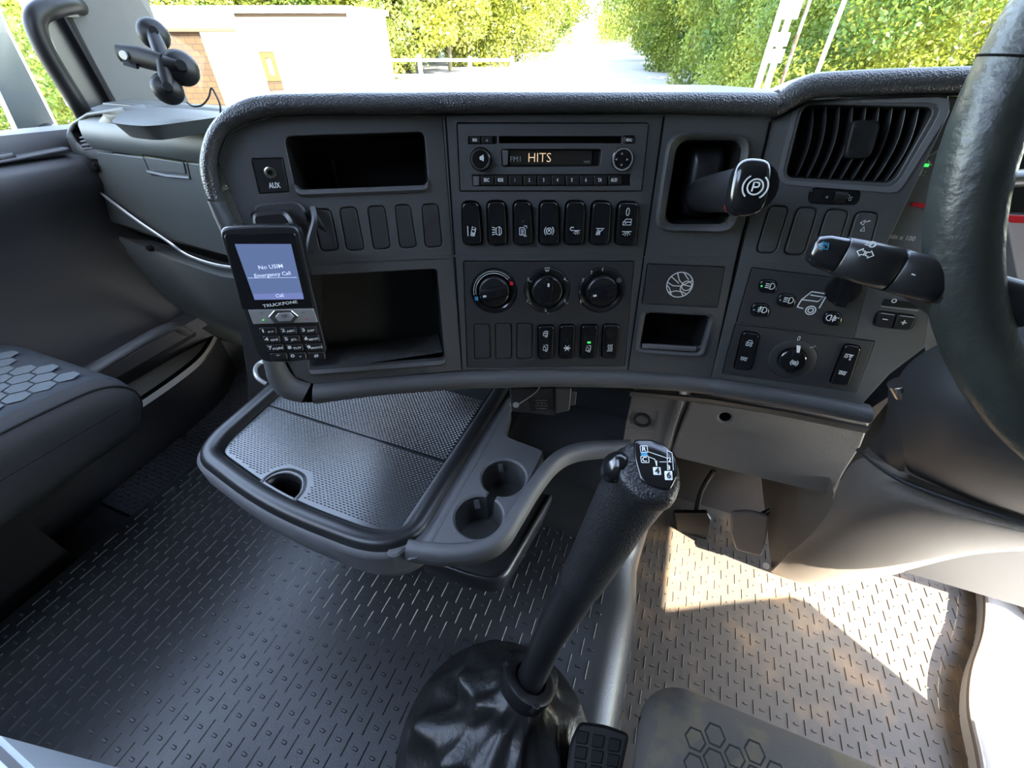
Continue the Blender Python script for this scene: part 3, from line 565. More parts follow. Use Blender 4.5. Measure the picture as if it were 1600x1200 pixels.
# ================================================================== CLIMATE PANEL
clim = thing('climate_panel', 'heater control panel with three round dials above a row of switches', 'control panel', FC.at(856, 572))
rk = [[(841, 508), (865, 508), (863, 558), (842, 560)], [(875, 507), (898, 507), (895, 558), (874, 559)], [(909, 507), (933, 507), (929, 558), (907, 559)], [(943, 506), (967, 507), (962, 558), (940, 558)]]
bl = [[(740, 506), (765, 506), (767, 560), (741, 561)], [(773, 505), (799, 505), (800, 560), (774, 561)], [(807, 505), (832, 505), (832, 560), (807, 561)]]
dials = [(772, 455, 100), (855, 454, 0), (940, 454, 100)]
m = M(); panel(m, FC, offs(climq, -.0008), [(offs(q(FC, b, .004), .001), .008, 0, 1) for b in rk]+[(offs(q(FC, b, .004), .0006), .0025, 0, 0) for b in bl]+[(circ(*FC.uv(x, y), .0272, 40), .006, .004, 1) for x, y, _ in dials], -.010, .0008, .0005)
m.build('faceplate', [dashd, black], clim)
for b in bl: mm = M(); slab(mm, FC, offs(q(FC, b, .004), -.0008), -.003, .0003, .0005); mm.build('blanking_cover', dashd, clim)
cs = [[('cabair', 852, 522, .0042, .0042), ('cabair2', 852, 544, .0042, .0048)], [('snow', 886, 544, .0048, .0048)], [('cabair2', 919, 545, .0042, .0048)], [('heat', 953, 543, .0044, .0052)]]
for b, s in zip(rk, cs): o = rocker(FC, b, clim, s, n1=.0040, r=.004)
mm = M(); slab(mm, FC, q(FC, [(917, 532), (922, 532), (922, 534), (917, 534)], .0002), .004, .0052, .0001); mm.build('indicator_light', green, clim)
for i, (x, y, ro) in enumerate(dials):
    u, v = FC.uv(x, y)
    mm = M(); mm.lathe(FC, u, v, [(.0270, -.004), (.0270, .0004), (.0258, .0018), (.020, .0004), (.0186, -.003)], 48, cap0=True); mm.lathe(FC, u, v, [(.0186, -.003), (.0186, .0), (.0001, .0)], 48)
    dl = mm.build('dial', gloss if i < 1 else satin, clim, ang=60)
    mm = M(); mm.lathe(FC, u, v, [(.0176, .0), (.0174, .0045), (.0162, .0055), (.0001, .0060)], 40); kb = mm.build('knob', satin, dl)
    a = radians(ro+90); cx, sx = cos(a), sin(a); rows = []
    fr2 = Fr(FC.p(u, v), FC.U*sx-FC.V*cx, FC.U*cx+FC.V*sx)     # v axis along the pointer
    for t, wd, hh in ((-.0168, .0044, .004), (-.0160, .0058, .011), (-.009, .0064, .0135), (.004, .0062, .0150), (.015, .0054, .0145), (.0166, .0044, .010), (.0169, .003, .004)):
        rows.append([fr2.p(-wd*1.15, t, .003), fr2.p(-wd, t, hh*.75), fr2.p(-wd*.7, t, hh), fr2.p(wd*.7, t, hh), fr2.p(wd, t, hh*.75), fr2.p(wd*1.15, t, .003)])
    mm = M(); mm.rings(rows); gr = mm.build('grip_bar', gloss, dl, ang=50)
    mm = M(); slab(mm, fr2, rnd([(-.0011, .0085), (.0011, .0085), (.0011, .0125), (-.0011, .0125)], .0004), .013, .0155, .0002); mm.build('pointer_mark', white, dl)
    if i == 0:
        mm = M()
        for rr in (.0240, .0215): ribbon(mm, FC, [(u+rr*cos(radians(t)), v+rr*sin(radians(t))) for t in range(40, 196, 6)], .0005, .0012)
        mm.build('scale_arc', white, dl, flat=True)
        for an, mt in ((25, redm), (-158, bluem)):
            uu, vv = u+.0228*cos(radians(an)), v+.0228*sin(radians(an)); mm = M(); slab(mm, FC, rnd([(uu-.002, vv-.0022), (uu+.002, vv-.0022), (uu+.002, vv+.0022), (uu-.002, vv+.0022)], .0006), .0, .0016, .0002); mm.build('temperature_mark', mt, dl, 'red mark' if an > 0 else 'blue mark')
    for k, px, py in ([('demist', 855, 421), ('seatair', 827, 438), ('seatair', 884, 437), ('seatair', 826, 472), ('seatair', 884, 472), ('seatair', 854, 487)] if i == 1 else ([('fan', 967, 438)] if i == 2 else [])):
        icon(FC, k, px, py, .0032, .003, .0014, dl, greyprint if k == 'fan' else white)
    if i == 2:
        for t, px, py in (('0', 908, 471), ('1', 906, 456), ('2', 911, 438), ('3', 924, 426), ('4', 941, 421)): text(FC, t, px, py, .0038, .0014, dl, bold=.02)

# ================================================================== PARKING BRAKE
pb = thing('parking_brake', 'black parking brake handle with white P symbol sticking out of its square recess', 'brake handle', FB.at(1090, 362))
m = M(); bo = q(FB, [(1044, 207), (1173, 210), (1146, 363), (1021, 360)], .016); bi = offs(cavo, .0008)
def morph(a, b, k=60):
    def rs(l, k):
        l = ccw(l); c = (sum(p[0] for p in l)/len(l), sum(p[1] for p in l)/len(l)); out = []
        for j in range(k):
            an = 2*pi*j/k; best = None
            for i in range(len(l)):
                p, r = l[i-1], l[i]; dx, dy = r[0]-p[0], r[1]-p[1]; cx_, sx_ = cos(an), sin(an); den = cx_*dy-sx_*dx
                if abs(den) < 1e-12: continue
                t = ((p[0]-c[0])*dy-(p[1]-c[1])*dx)/den; s = ((p[0]-c[0])*sx_-(p[1]-c[1])*cx_)/den
                if t > 0 and -1e-6 <= s <= 1+1e-6 and (best is None or t > best): best = t
            out.append((c[0]+cos(an)*(best or .01), c[1]+sin(an)*(best or .01)))
        return out
    return rs(a, k), rs(b, k)
A, B = morph(bo, bi)
m.rings([[FB.p(*p, -.001) for p in A], [FB.p(*p, .004) for p in A], [FB.p(*mixp(p, r, .2), .0065) for p, r in zip(A, B)], [FB.p(*mixp(p, r, .85), .003) for p, r in zip(A, B)], [FB.p(*r, -.006) for r in B]], 0, False, False)
m.build('bezel', dash, pb, ang=70)
mm = M(); rc = q(FB, [(1092, 224), (1146, 226), (1124, 345), (1070, 342)], .01); dome(mm, FB, rc, -.05, [(1, -.014), (.9, -.010), (.6, -.008)], fn=lambda u, v: -abs(v-FB.uv(1110, 285)[1])*.25); mm.build('gate', satin, pb, ang=60)
K = dep(1180, 293, .335)          # knob centre, sticks out towards the seat
base = FB.at(1095, 305, -.02); nd = (K-base)
mm = M(); mm.tube(bez([base, base+nd*.4, K-nd.normalized()*.012, K]), [.017, .0175, .018, .018, .018, .018]+[.018]*13, 20, side=UP); mm.build('lever_neck', satin, pb, ang=60)
kn = (FB.N*.70-FB.U*.05+UP*.15).normalized(); kn = (CAM-K).normalized()*.45+FB.N*.4+V3((.0, 0, .1)); kn.normalize()
KU = (UP.cross(kn)).normalized(); KF = Fr(K, KU, kn.cross(KU))
def kq(n): return q(KF, [(1160, 246), (1200, 248), (1206, 262), (1198, 318), (1184, 338), (1142, 340), (1134, 320), (1143, 268)], .010, n)
def rsmp(l, k=48):
    a, _ = morph(l, l, k); return a
L0 = rsmp(kq(0.006))
cu = sum(p[0] for p in L0)/48; cv = sum(p[1] for p in L0)/48
def scl(s): return [(cu+(u-cu)*s, cv+(v-cv)*s) for u, v in L0]
mm = M(); mm.rings([[KF.p(*p, h) for p in scl(s)] for s, h in ((.55, -.034), (.80, -.026), (.93, -.012), (.99, -.002), (1.0, .004), (.97, .008), (.88, .0105), (.6, .0122), (.2, .0125))], 0, True, True)
kb = mm.build('brake_knob', gloss, pb, ang=80)
icon(KF, 'P', 1180, 292, .0088, .0088, .0132, kb, w=.0011)
mm = M(); mm.rings([[KF.p(*p, h) for p in scl(s)] for s, h in ((.80, -.029), (.86, -.027), (.88, -.022), (.82, -.020))], 0, True, True); mm.build('red_collar', mat('red_collar', (.25, .02, .02), .3), pb, 'thin red ring behind the knob')

# ================================================================== LOGO COVER + POCKET
cv_ = M(); slab(cv_, FB, offs(lidq, -.0008), -.005, .0008, .0005); cov = cv_.build('blanking_lid', dashd); tag(cov, 'square dark cover with a white circular line logo above the small pocket', 'cover')
icon(FB, 'globe', 1062, 445, .0145, .0145, .0010, cov, white, w=.0010, name='circle_logo')
pk = thing('dash_pocket', 'small open storage pocket below the circle logo cover', 'storage pocket', FB.at(1050, 555))
m = M(); A, B = morph(q(FB, [(1001, 484), (1117, 490), (1099, 557), (990, 550)], .008), offs(pock, -.0012))
m.rings([[FB.p(*p, -.0005) for p in A], [FB.p(*mixp(p, r, .1), .0025) for p, r in zip(A, B)], [FB.p(*mixp(p, r, .6), .0022) for p, r in zip(A, B)], [FB.p(*r, -.002) for r in B], [FB.p(*r, -.03) for r in B]], 0, False, False); m.build('pocket_frame', dash, pk, ang=70)
mm = M(); a, b, c, d = [FB.at(1006, 541, -.002), FB.at(1088, 547, -.002), FB.at(1088, 547, -.05), FB.at(1006, 541, -.05)]
mm.add([a, b, c, d], [(0, 1, 2, 3)]); mm.build('pocket_base', satin, pk)
mm = M()
for i in range(13):
    for j in range(9):
        t = (i+.5+(j % 2)*.4)/14; s = (j+.5)/10; c0 = (a*(1-t)+b*t)*(1-s)+(d*(1-t)+c*t)*s+FB.V*.0004
        mm.box(c0, FB.U*.0022, FB.N*-.0014, FB.V*.0008)
mm.build('dimpled_mat', satin, pk, flat=True)
mm = M(); slab(mm, FB, q(FB, [(1004, 538), (1088, 543), (1086, 549), (1003, 544)], .001), -.004, .0012, .0008); mm.build('pocket_lip', grey, pk)

# ================================================================== DRIVER AIR VENT
av = thing('air_vent', 'black slatted air vent with centre tab left of the steering wheel', 'air vent', FR_.at(1320, 280))
m = M(); A, B = morph(q(FR_, [(1243, 157), (1484, 152), (1482, 176), (1403, 302), (1222, 288), (1214, 272)], .006), ventq, 72)
m.rings([[FR_.p(*p, -.0005) for p in A], [FR_.p(*p, .0015) for p in A], [FR_.p(*mixp(p, r, .55), .001) for p, r in zip(A, B)], [FR_.p(*r, -.012) for r in B], [FR_.p(*r, -.028) for r in B]], 0, False, False); m.build('vent_frame', grey, av, ang=50)  # paler plastic stands in for the light falling on the surround
for k in range(9):
    t = (k+.6)/9.2
    tpx = (1258+(1448-1258)*t, 166+3*t); bpx = (1226+(1388-1226)*t+6, 279+5*t); rows = []
    for j in range(9):
        s = j/8; x = tpx[0]+(bpx[0]-tpx[0])*s+7*sin(pi*s); y = tpx[1]+(bpx[1]-tpx[1])*s
        u, v = FR_.uv(x, y, -.006); b = .004*sin(pi*s)
        rows.append([FR_.p(u-.0006, v, -.024), FR_.p(u-.0004, v, -.007+b), FR_.p(u+.0004, v, -.0062+b), FR_.p(u+.0006, v, -.024)])
    mm = M(); mm.rings(rows); mm.build('slat', satin, av, ang=50)
mm = M(); dome(mm, FR_, q(FR_, [(1332, 187), (1368, 187), (1377, 192), (1364, 238), (1355, 248), (1318, 248)], .005, .002), -.012, [(1, -.001), (.96, .002), (.85, .003), (.5, .0022)]); mm.build('direction_tab', black, av)
# thumb wheel
tw = thing('dimmer_switch', 'small black thumbwheel switch below the driver air vent', 'switch', FR_.at(1304, 320))
mm = M(); slab(mm, FR_, offs(wheelq, -.0003), -.005, .0006, .0005); mm.build('housing', gloss, tw)
mm = M(); u, v = FR_.uv(1312, 308); rows = []
for j in range(9):
    a = -60+15*j; rows.append([FR_.p(u-.0055, v+.006*sin(radians(a)), -.003+.006*cos(radians(a))), FR_.p(u+.0055, v+.006*sin(radians(a)), -.003+.006*cos(radians(a)))])
mm.grid(rows); mm.build('thumb_wheel', satin, tw)
icon(FR_, 'dot', 1292, 308, .0025, .0025, .0008, tw, greyprint); icon(FR_, 'wave', 1327, 309, .0034, .0034, .0008, tw, greyprint, w=.0006)

# ================================================================== LIGHT PANEL
lp = thing('light_panel', 'square lamp control panel with four round buttons and a truck outline', 'control panel', FR_.at(1240, 515))
m = M(); btn = [(1200, 447, 'head'), (1229, 469, 'head'), (1188, 484, 'fog'), (1301, 497, 'rearfog')]
def bq(x, y, s=1.0): return q(FR_, [(x-13*s, y-11*s), (x+14*s, y-9*s), (x+13*s, y+11*s), (x-15*s, y+9*s)], .006*s)
panel(m, FR_, offs(lpq, -.0006), [(offs(bq(x, y), .0004), .004, 0, 1) for x, y, _ in btn], -.006, .0008, .0004); m.build('faceplate', [dashd, black], lp)
for i, (x, y, k) in enumerate(btn):
    mm = M(); dome(mm, FR_, bq(x, y), -.003, [(1, .0015), (.96, .0024), (.88, .0029), (.5, .0031)]); o = mm.build('round_button', gloss, lp, ang=60)
    icon(FR_, k, x+(3 if i < 3 else -2), y, .0052, .0046, .0033, o)
    mm = M(); mm.cyl(FR_, *FR_.uv(x-10 if i < 3 else x+9, y, .003), .0009, .0025, .0034, 10); mm.build('indicator_light', green if i == 0 else greyprint, o)
icon(FR_, 'truck', 1267, 474, .0125, .0125, .0010, lp, white, w=.0011, name='truck_outline')
u, v = FR_.uv(1316, 452); mm = M(); mm.lathe(FR_, u, v, [(.016, .0008), (.0155, .004), (.001, .005)], 32); ks = mm.build('rotary_knob', gloss, lp)
mm = M(); mm.box(FR_.p(u-.005, v-.015, .003), FR_.U*.010, FR_.V*.030, FR_.N*.012); mm.build('grip_bar', gloss, ks)
# ================================================================== SUSPENSION PANEL
sp = thing('suspension_panel', 'dark panel with round differential dial between two axle rockers', 'control panel', FR_.at(1230, 600))
m = M(); r2 = [[(1161, 517), (1186, 521), (1173, 577), (1147, 575)], [(1320, 537), (1344, 541), (1324, 601), (1296, 598)]]
panel(m, FR_, offs(spq, -.0006), [(offs(q(FR_, b, .004), .001), .005, 0, 1) for b in r2]+[(circ(*FR_.uv(1237, 561), .0245, 40), .004, .003, 1)], -.006, .0008, .0004); m.build('faceplate', [dashd, black], sp)
rocker(FR_, r2[0], sp, [('axleup', 1171, 536, .0046, .0046), ('axle', 1162, 561, .0044, .0042)], n1=.003, r=.004)
rocker(FR_, r2[1], sp, [('axle2', 1326, 557, .0046, .0046), ('axle', 1316, 583, .0044, .0042)], n1=.003, r=.004)
u, v = FR_.uv(1237, 561); mm = M(); mm.lathe(FR_, u, v, [(.0243, -.003), (.0243, .0006), (.0225, .0014), (.0150, .0010), (.0145, -.001), (.0001, -.001)], 48, cap0=True); dl = mm.build('dial', dashd, sp)
mm = M(); mm.lathe(FR_, u, v, [(.0138, -.001), (.0136, .005), (.0125, .006), (.0001, .006)], 36); kb = mm.build('knob', gloss, dl)
rows = []
for t, wd, hh in ((-.0135, .003, .004), (-.013, .0045, .011), (0, .0052, .013), (.011, .0046, .012), (.0133, .003, .004)): rows.append([FR_.p(u-wd, v+t, .003), FR_.p(u-wd*.8, v+t, hh), FR_.p(u+wd*.8, v+t, hh), FR_.p(u+wd, v+t, .003)])
mm = M(); mm.rings(rows); gb = mm.build('grip_bar', gloss, dl, ang=50)
FRk = FR_
icon(FR_, 'diff', 1241, 567, .0042, .004, .0135, dl, w=.0007)
mm = M(); slab(mm, FR_, q(FR_, [(1245, 540), (1251, 541), (1249, 551), (1245, 551)], .0003, .013), .012, .0136, .0002); mm.build('pointer_mark', white, dl)
text(FR_, '0', 1248, 529, .0058, .0014, dl, sx=.8); icon(FR_, 'axlelock', 1270, 542, .0035, .0035, .0014, dl, greyprint, rot=.6)
# minus / plus buttons
pm = thing('cruise_buttons', 'black minus and plus button pair below the indicator stalk', 'button', FR_.at(1398, 515))
mm = M(); slab(mm, FR_, offs(pmq[1], -.0004), -.003, .0008, .0004); mm.build('button_frame', black, pm)
for quad, k, cx, cy in (([(1373, 488), (1398, 491), (1391, 511), (1367, 508)], 'minus', 1383, 499), ([(1402, 492), (1430, 495), (1421, 514), (1396, 512)], 'plus', 1412, 504)):
    mm = M(); slab(mm, FR_, q(FR_, quad, .001), .0008, .0024, .0006); o = mm.build('push_button', satin, pm); icon(FR_, k, cx, cy, .003, .003, .0026, o, w=.0009)
    mm = M(); a, b = FR_.uv(quad[0][0]+3, quad[0][1]), FR_.uv(quad[1][0]-2, quad[1][1]); ribbon(mm, FR_, [a, b], .0008, .0024); mm.build('highlight_line', greyprint, o)  # highlight on the button edge, painted as a pale line
pm2 = thing('function_buttons', 'black button pair hidden partly behind the indicator stalk', 'button', FR_.at(1400, 482))
mm = M(); slab(mm, FR_, q(FR_, [(1381, 466), (1440, 474), (1436, 482), (1376, 477)], .002), 0, .0012, .0004); mm.build('button_frame', black, pm2)
mm = M(); ribbon(mm, FR_, FR_.uvs([(1376, 478), (1434, 485)]), .0009, .0012); mm.build('highlight_line', greyprint, pm2)  # edge highlight painted as a pale line here too
icon(FR_, 'dot', 1397, 470, .006, .006, .0013, pm2, w=.0008)

# ================================================================== HANDSET
PF = Fr(FL.at(425, 460, .055), FL.U*.985-FL.N*.05, FL.V+FL.N*.02)
hs = thing('phone_handset', 'black keypad truck phone with lit blue screen clipped beside the storage shelves', 'phone', PF.at(460, 565))
hout = [(343, 362), (352, 356), (400, 354), (455, 354), (466, 358), (480, 420), (510, 548), (500, 560), (455, 566), (412, 566), (402, 556), (372, 460)]
L = q(PF, hout, .006)
mm = M(); dome(mm, PF, L, -.013, [(1.0, -.011), (1.015, -.006), (1.005, -.002), (.985, -.0002), (.97, 0), (.5, 0)]); mm.build('phone_body', satin, hs, ang=60)
mm = M(); dome(mm, PF, offs(L, .0008), -.014, [(1, -.0128), (.99, -.003), (.97, -.003)]); mm.build('phone_shell', gloss, hs, ang=60)
mm = M(); slab(mm, PF, q(PF, [(350, 366), (461, 364), (490, 480), (379, 484)], .003), -.001, .0006, .0003); mm.build('glass_face', gloss, hs)
mm = M(); slab(mm, PF, q(PF, [(367, 381), (455, 381), (475, 467), (398, 468)], .0004), 0, .0009, .0001); sc = mm.build('phone_screen', screen, hs, 'lit blue phone screen')
mm = M(); slab(mm, PF, q(PF, [(396, 459), (473, 457), (475, 467), (398, 468)], .0004), 0, .0011, .0001); mm.build('screen_bar', screenb, sc)
mm = M(); ribbon(mm, PF, PF.uvs([(388, 434), (464, 433)]), .0003, .0010); mm.build('screen_line', scrtext, sc)
rt = -.02
text(PF, 'No USIM', 423, 417, .0036, .0011, sc, scrtext, sx=1.1, bold=.01, rot=rt); text(PF, 'Emergency Call', 426, 429, .0034, .0011, sc, scrtext, sx=1.05, bold=.01, rot=rt); text(PF, 'Call', 437, 462, .0033, .0013, sc, scrtext, bold=.01, rot=rt)
text(PF, 'TRUCKFONE', 438, 475, .0029, .0008, hs, white, sx=1.3, bold=.015, rot=.02)
mm = M(); slab(mm, PF, q(PF, [(388, 484), (490, 482), (497, 503), (396, 506)], .001), 0, .0012, .0004); st = mm.build('silver_key_strip', silver, hs, 'silver strip of call keys')
mm = M(); slab(mm, PF, q(PF, [(420, 494), (429, 484), (456, 484), (467, 493), (459, 504), (430, 505)], .0005), .001, .0022, .0005); ok = mm.build('ok_key', chrome, st)
mm = M(); slab(mm, PF, q(PF, [(431, 494), (436, 488), (454, 487), (460, 493), (455, 500), (436, 501)], .0005), .001, .0026, .0003); mm.build('ok_key_centre', silver, st)
text(PF, 'OK', 445, 494, .0026, .0027, st, satin, bold=.01)
for a, mt, x, y in (('minus', satin, 409, 489), ('minus', satin, 474, 488), ('left', MATS['green_light'], 411, 500), ('down', redm, 480, 499)): icon(PF, a, x, y, .0018, .0012, .0014, st, mt, w=.0004)
keys = [['1 o.o', '2 ABC', '3 DEF'], ['4 GHI', '5 JKL', '6 MNO'], ['7PQRS', '8 TUV', '9WXYZ'], ['*', '0 +', '#']]
for r, row in enumerate(keys):
    for c, t in enumerate(row):
        x = 418+c*31.5+r*5.6-(c*r*.6); y = 517-c*.6+r*13.3; mm = M()
        slab(mm, PF, q(PF, [(x-13, y-5), (x+13, y-6), (x+15, y+5), (x-11, y+6)], .0018), -.0005, .0012, .0005); o = mm.build('phone_key', satin, hs)
        text(PF, t[0], x-(7 if len(t) > 1 else 0), y, .0034, .0013, o, white, sx=1.5, bold=.03, rot=.02)
        if len(t) > 1: text(PF, t[1:].strip(), x+5, y+.8, .0021, .0013, o, white, sx=1.35, bold=.03, rot=.02)
cr = thing('phone_cradle', 'bent black bracket screwed to the fascia behind the phone handset', 'phone holder', FL.at(430, 350))
mm = M(); slab(mm, FL, q(FL, [(397, 319), (466, 312), (482, 330), (492, 392), (408, 398)], .008), .0005, .006, .002); mm.build('back_plate', dashd, cr)
mm = M(); slab(mm, FL, q(FL, [(402, 330), (452, 325), (466, 345), (470, 390), (412, 395)], .006), .006, .020, .003); mm.build('mount_block', satin, cr)
for p in ((400, 337), (454, 335)):
    mm = M(); u, v = FL.uv(*p, .006); mm.lathe(FL, u, v, [(.0045, .004), (.0045, .0085), (.0038, .0095), (.0018, .0095), (.0015, .0085)], 18, cap1=True); mm.build('screw', satin, cr)
mm = M(); mm.box(FL.at(425, 420, .018)-FL.U*.012-FL.V*.02, FL.U*.024, FL.V*.05, FL.N*.026); mm.build('clamp_arm', satin, cr)
mm = M(); mm.tube(bez([FL.at(489, 325, .004), FL.at(492, 345, .012), FL.at(485, 372, .018), FL.at(482, 396, .022)]), .0035, 8); mm.tube([FL.at(487, 326, .004), FL.at(500, 352, .008), FL.at(509, 362, .004)], [.003, .0035, .001], 8); mm.build('side_spring', satin, cr)

# ================================================================== PASSENGER SIDE DASH
gb = thing('passenger_dashboard', 'grey passenger side dashboard with lidded compartment and tray top left of the storage shelves', 'dashboard', (-1.0, .62, .2))
PY_ = .60
XL, XR = -1.155, -.50
prof = [(.602, .655), (.596, .662), (.592, .680), (.596, .700), (.606, .714), (.622, .722), (.66, .728)]
m = M(); xs_ = [XL+(XR-XL)*i/10 for i in range(11)]
m.grid([[V3((x, y, z)) for y, z in prof] for x in xs_])
A = [V3((XL, .66, .728)), V3((XR, .66, .728)), V3((XR, 1.0, .742)), V3((XL, 1.0, .742))]
# tray recess in the top
tl = [(-1.09, .69), (-.62, .69), (-.58, .93), (-1.0, .93)]; TF = Fr((0, 0, .730), (1, 0, 0), (0, 1, 0))
panel(m, TF, [(XL, .66), (XR, .66), (XR, .72), (XL, .72)], [(rnd([(onz(a_, b_, .73).x, onz(a_, b_, .73).y) for a_, b_ in ((172, 192), (200, 168), (270, 163), (352, 172), (348, 182), (232, 198))], .03), .022, .012)], -.03, .0, .001)
m.grid([[V3((XL, .72, .730)), V3((XR, .72, .730))], [V3((XL, .80, .705)), V3((XR, .80, .705))], [V3((XL, .995, .64)), V3((XR, .995, .64))]]); m.build('top_cover', dashp, gb, ang=60)
PFr = Fr((0, PY_, 0), (1, 0, 0), (0, 0, 1))
def pq(pts, r=.003): return q(PFr, pts, r)
m = M(); hl = pq([(222, 241), (292, 252), (298, 280), (236, 273)], .006)
panel(m, PFr, [(-1.152, .652), (XR-.02, .652), (-.56, .44), (-.80, .458), (-1.255, .495), (-1.215, .58)], [], -.03, 0, .002); m.build('compartment_door', dashp, gb)
mm = M(); slab(mm, PFr, pq([(228, 245), (288, 254), (292, 272), (239, 267)], .004), -.002, .0022, .001); ribbon(mm, PFr, hl, .0022, .0002, mi=1, closed=True); mm.build('door_handle', [dashp, hole], gb, 'recessed pull handle')
mm = M(); rows = [[PFr.at(231, 268, .002)], [PFr.at(262, 276, .004)], [PFr.at(296, 279, .002)]]; mm.tube([PFr.at(231, 268, .001), PFr.at(262, 275, .003), PFr.at(297, 278, .001)], .003, 8); mm.build('handle_lip', grey, gb)
# dark slot and lower shelf / body
def face(pts, ys): return [ony(px, py, y) for (px, py), y in zip(pts, ys)]
m = M()
top = face([(165, 345), (250, 372), (345, 397), (440, 415)], [.612]*4); b = face([(165, 350), (250, 380), (345, 408), (440, 428)], [.66]*4)
m.grid([top, b]); m.build('slot', hole, gb)
m = M()
a0 = face([(170, 352), (250, 381), (345, 408), (450, 428)], [.66]*4); a1 = face([(178, 366), (250, 394), (345, 424), (450, 440)], [.60]*4)
a2 = face([(195, 385), (255, 402), (345, 432), (450, 447)], [.59]*4); a3 = face([(215, 440), (290, 480), (380, 520), (470, 540)], [.62]*4); a4 = face([(225, 480), (300, 520), (400, 545), (480, 560)], [.72]*4); a5 = [V3((p.x, .98, p.z-.05)) for p in a4]
m.grid([a0, a1, a2, a3, a4, a5]); m.build('lower_body', dashp, gb, ang=60)
mm = M(); mm.tube(bez([PFr.at(141, 289, .001), PFr.at(175, 315, .010), PFr.at(215, 345, .016), PFr.at(262, 377, .02), PFr.at(292, 398, .014), PFr.at(330, 412, .012), PFr.at(362, 418, .01)]), .0025, 8, flat=1.6); tag(mm.build('retaining_strap', silver), 'thin pale cord running diagonally across the passenger compartment door', 'cord')
mm = M(); mm.cyl(PFr, *PFr.uv(238, 386, .0), .006, .0, .012, 12); mm.build('dash_plug', black, gb)
# side vent column at the far left
sv = [(97, 205), (106, 190), (128, 178), (158, 172), (178, 172), (150, 182), (140, 205), (146, 250), (158, 296), (150, 300), (136, 275), (120, 250), (104, 226)]
SF = Fr((0, .592, 0), (1, 0, 0), (0, 0, 1))
m = M(); vq = q(SF, [(103, 208), (109, 196), (128, 184), (152, 180), (140, 196), (140, 232), (124, 236), (112, 224)], .003); vs_ = q(SF, [(128, 250), (148, 252), (157, 270), (140, 270)], .004)
panel(m, SF, q(SF, [(94, 214), (98, 196), (126, 177), (182, 168), (200, 186), (175, 200), (168, 226), (172, 290), (172, 335), (140, 296), (112, 252)], .004), [(vq, .05, .002, 1), (vs_, .006, 0, 1)], -.05, -.009, .002); m.build('side_vent_frame', [dashp, black], gb, ang=60)
for k in range(4):
    mm = M(); a, b = SF.at(126+k*1, 212+k*6, -.012), SF.at(143+k, 210+k*6, -.010); mm.box(a+V3((0, .02, 0)), b-a, V3((0, -.024, -.004)), V3((0, 0, .002))); mm.build('vent_slat', grey, gb)
mm = M(); slab(mm, SF, q(SF, [(132, 254), (147, 255), (152, 266), (139, 267)], .002), -.004, .003, .001); mm.build('vent_switch', gloss, gb)

# ================================================================== LEFT DOOR
XD = -1.25
dr = bpy.data.objects.new('door_1', None); COL.objects.link(dr); dr.location = (XD, .2, .3); struct(dr)
DF = Fr((XD, 0, 0), (0, 1, 0), (0, 0, 1))   # u = y, v = z, n = +x
m = M(); rows = []
for y in [-1.2, -.6, -.2, .2, .4, .55, .66]:
    k = .0 if y < .3 else (y-.3)*.05
    rows.append([V3((XD-.06, y, .69-k)), V3((XD-.03, y, .705-k)), V3((XD+.005, y, .70-k)), V3((XD+.012, y, .685-k)), V3((XD+.012, y, .66-k)), V3((XD+.05, y, .655-k)), V3((XD+.06, y, .64-k)), V3((XD+.055, y, .60-k)), V3((XD+.02, y, .54)), V3((XD, y, .50)), V3((XD-.02, y, .30)), V3((XD-.01, y, .22)), V3((XD+.03, y, .21)), V3((XD+.035, y, .18)), V3((XD-.03, y, .15)), V3((XD-.05, y, .12))])
m.grid(rows); m.build('door_panel', dashd, dr, ang=50)
XDF = Fr((0, 0, .655), (1, 0, 0), (0, 1, 0))
mm = M(); slab(mm, XDF, rnd([(XD+.016, .30), (XD+.050, .30), (XD+.050, .585), (XD+.016, .585)], .012), .0, .004, .002); pn = mm.build('switch_plate', dashd, dr)
for y0 in (.43, .465): mm = M(); dome(mm, XDF, rnd([(XD+.02, y0), (XD+.046, y0), (XD+.046, y0+.03), (XD+.02, y0+.03)], .006), .002, [(1, .009), (.9, .012), (.5, .010)]); mm.build('window_switch', satin, dr)
mm = M(); mm.cyl(DF, .30, .545, .05, -.01, .03, 32, .01); mm.build('speaker_ring', sillm, dr)
mm = M(); mm.tube(bez([(XD+.06, -.2, .20), (XD+.075, .2, .235), (XD+.075, .45, .25), (XD+.06, .56, .24), (XD+.03, .60, .19)]), .018, 10, flat=.6); mm.build('pocket_rim', dash, dr, ang=60)
# window frame, pane and pillar
m = M()
def xprism(m, pts, x, th, mi=0):
    a = [onx(px, py, x) for px, py in pts]; b = [p-V3((th, 0, 0)) for p in a]; m.rings([b, a], mi)
fr_ = [(20, -80), (66, -80), (106, 22), (186, 165), (186, 176), (150, 176), (128, 168), (62, 20)]
xprism(m, fr_, -1.225, .05); m.build('door_frame', satin, dr)
mm = M(); mm.tube([onx(60, -60, -1.205), onx(107, 30, -1.205), onx(182, 166, -1.205)], .006, 8); mm.tube([onx(75, -60, -1.205), onx(116, 30, -1.205), onx(190, 166, -1.205)], .004, 8); mm.build('door_seal', black, dr)
mm = M(); mm.add([(XD-.02, -1.2, .70), (XD-.02, .70, .70), (XD-.02, .95, 1.5), (XD-.02, -1.2, 1.5)], [(0, 1, 2, 3)]); g = mm.build('window_2', glass, flat=True); struct(g)
m = M(); P = [(100, -140), (185, -140), (182, -10), (218, 80), (262, 176), (186, 176), (150, 100), (106, 15)]
a = [onx(px, py, -1.20) for px, py in P]; b = [p+V3((-.05, .10, 0)) for p in a]
m.rings([b, a]); st_ = m.build('trim_1', pillar); struct(st_, 'pale cloth covered windscreen pillar')
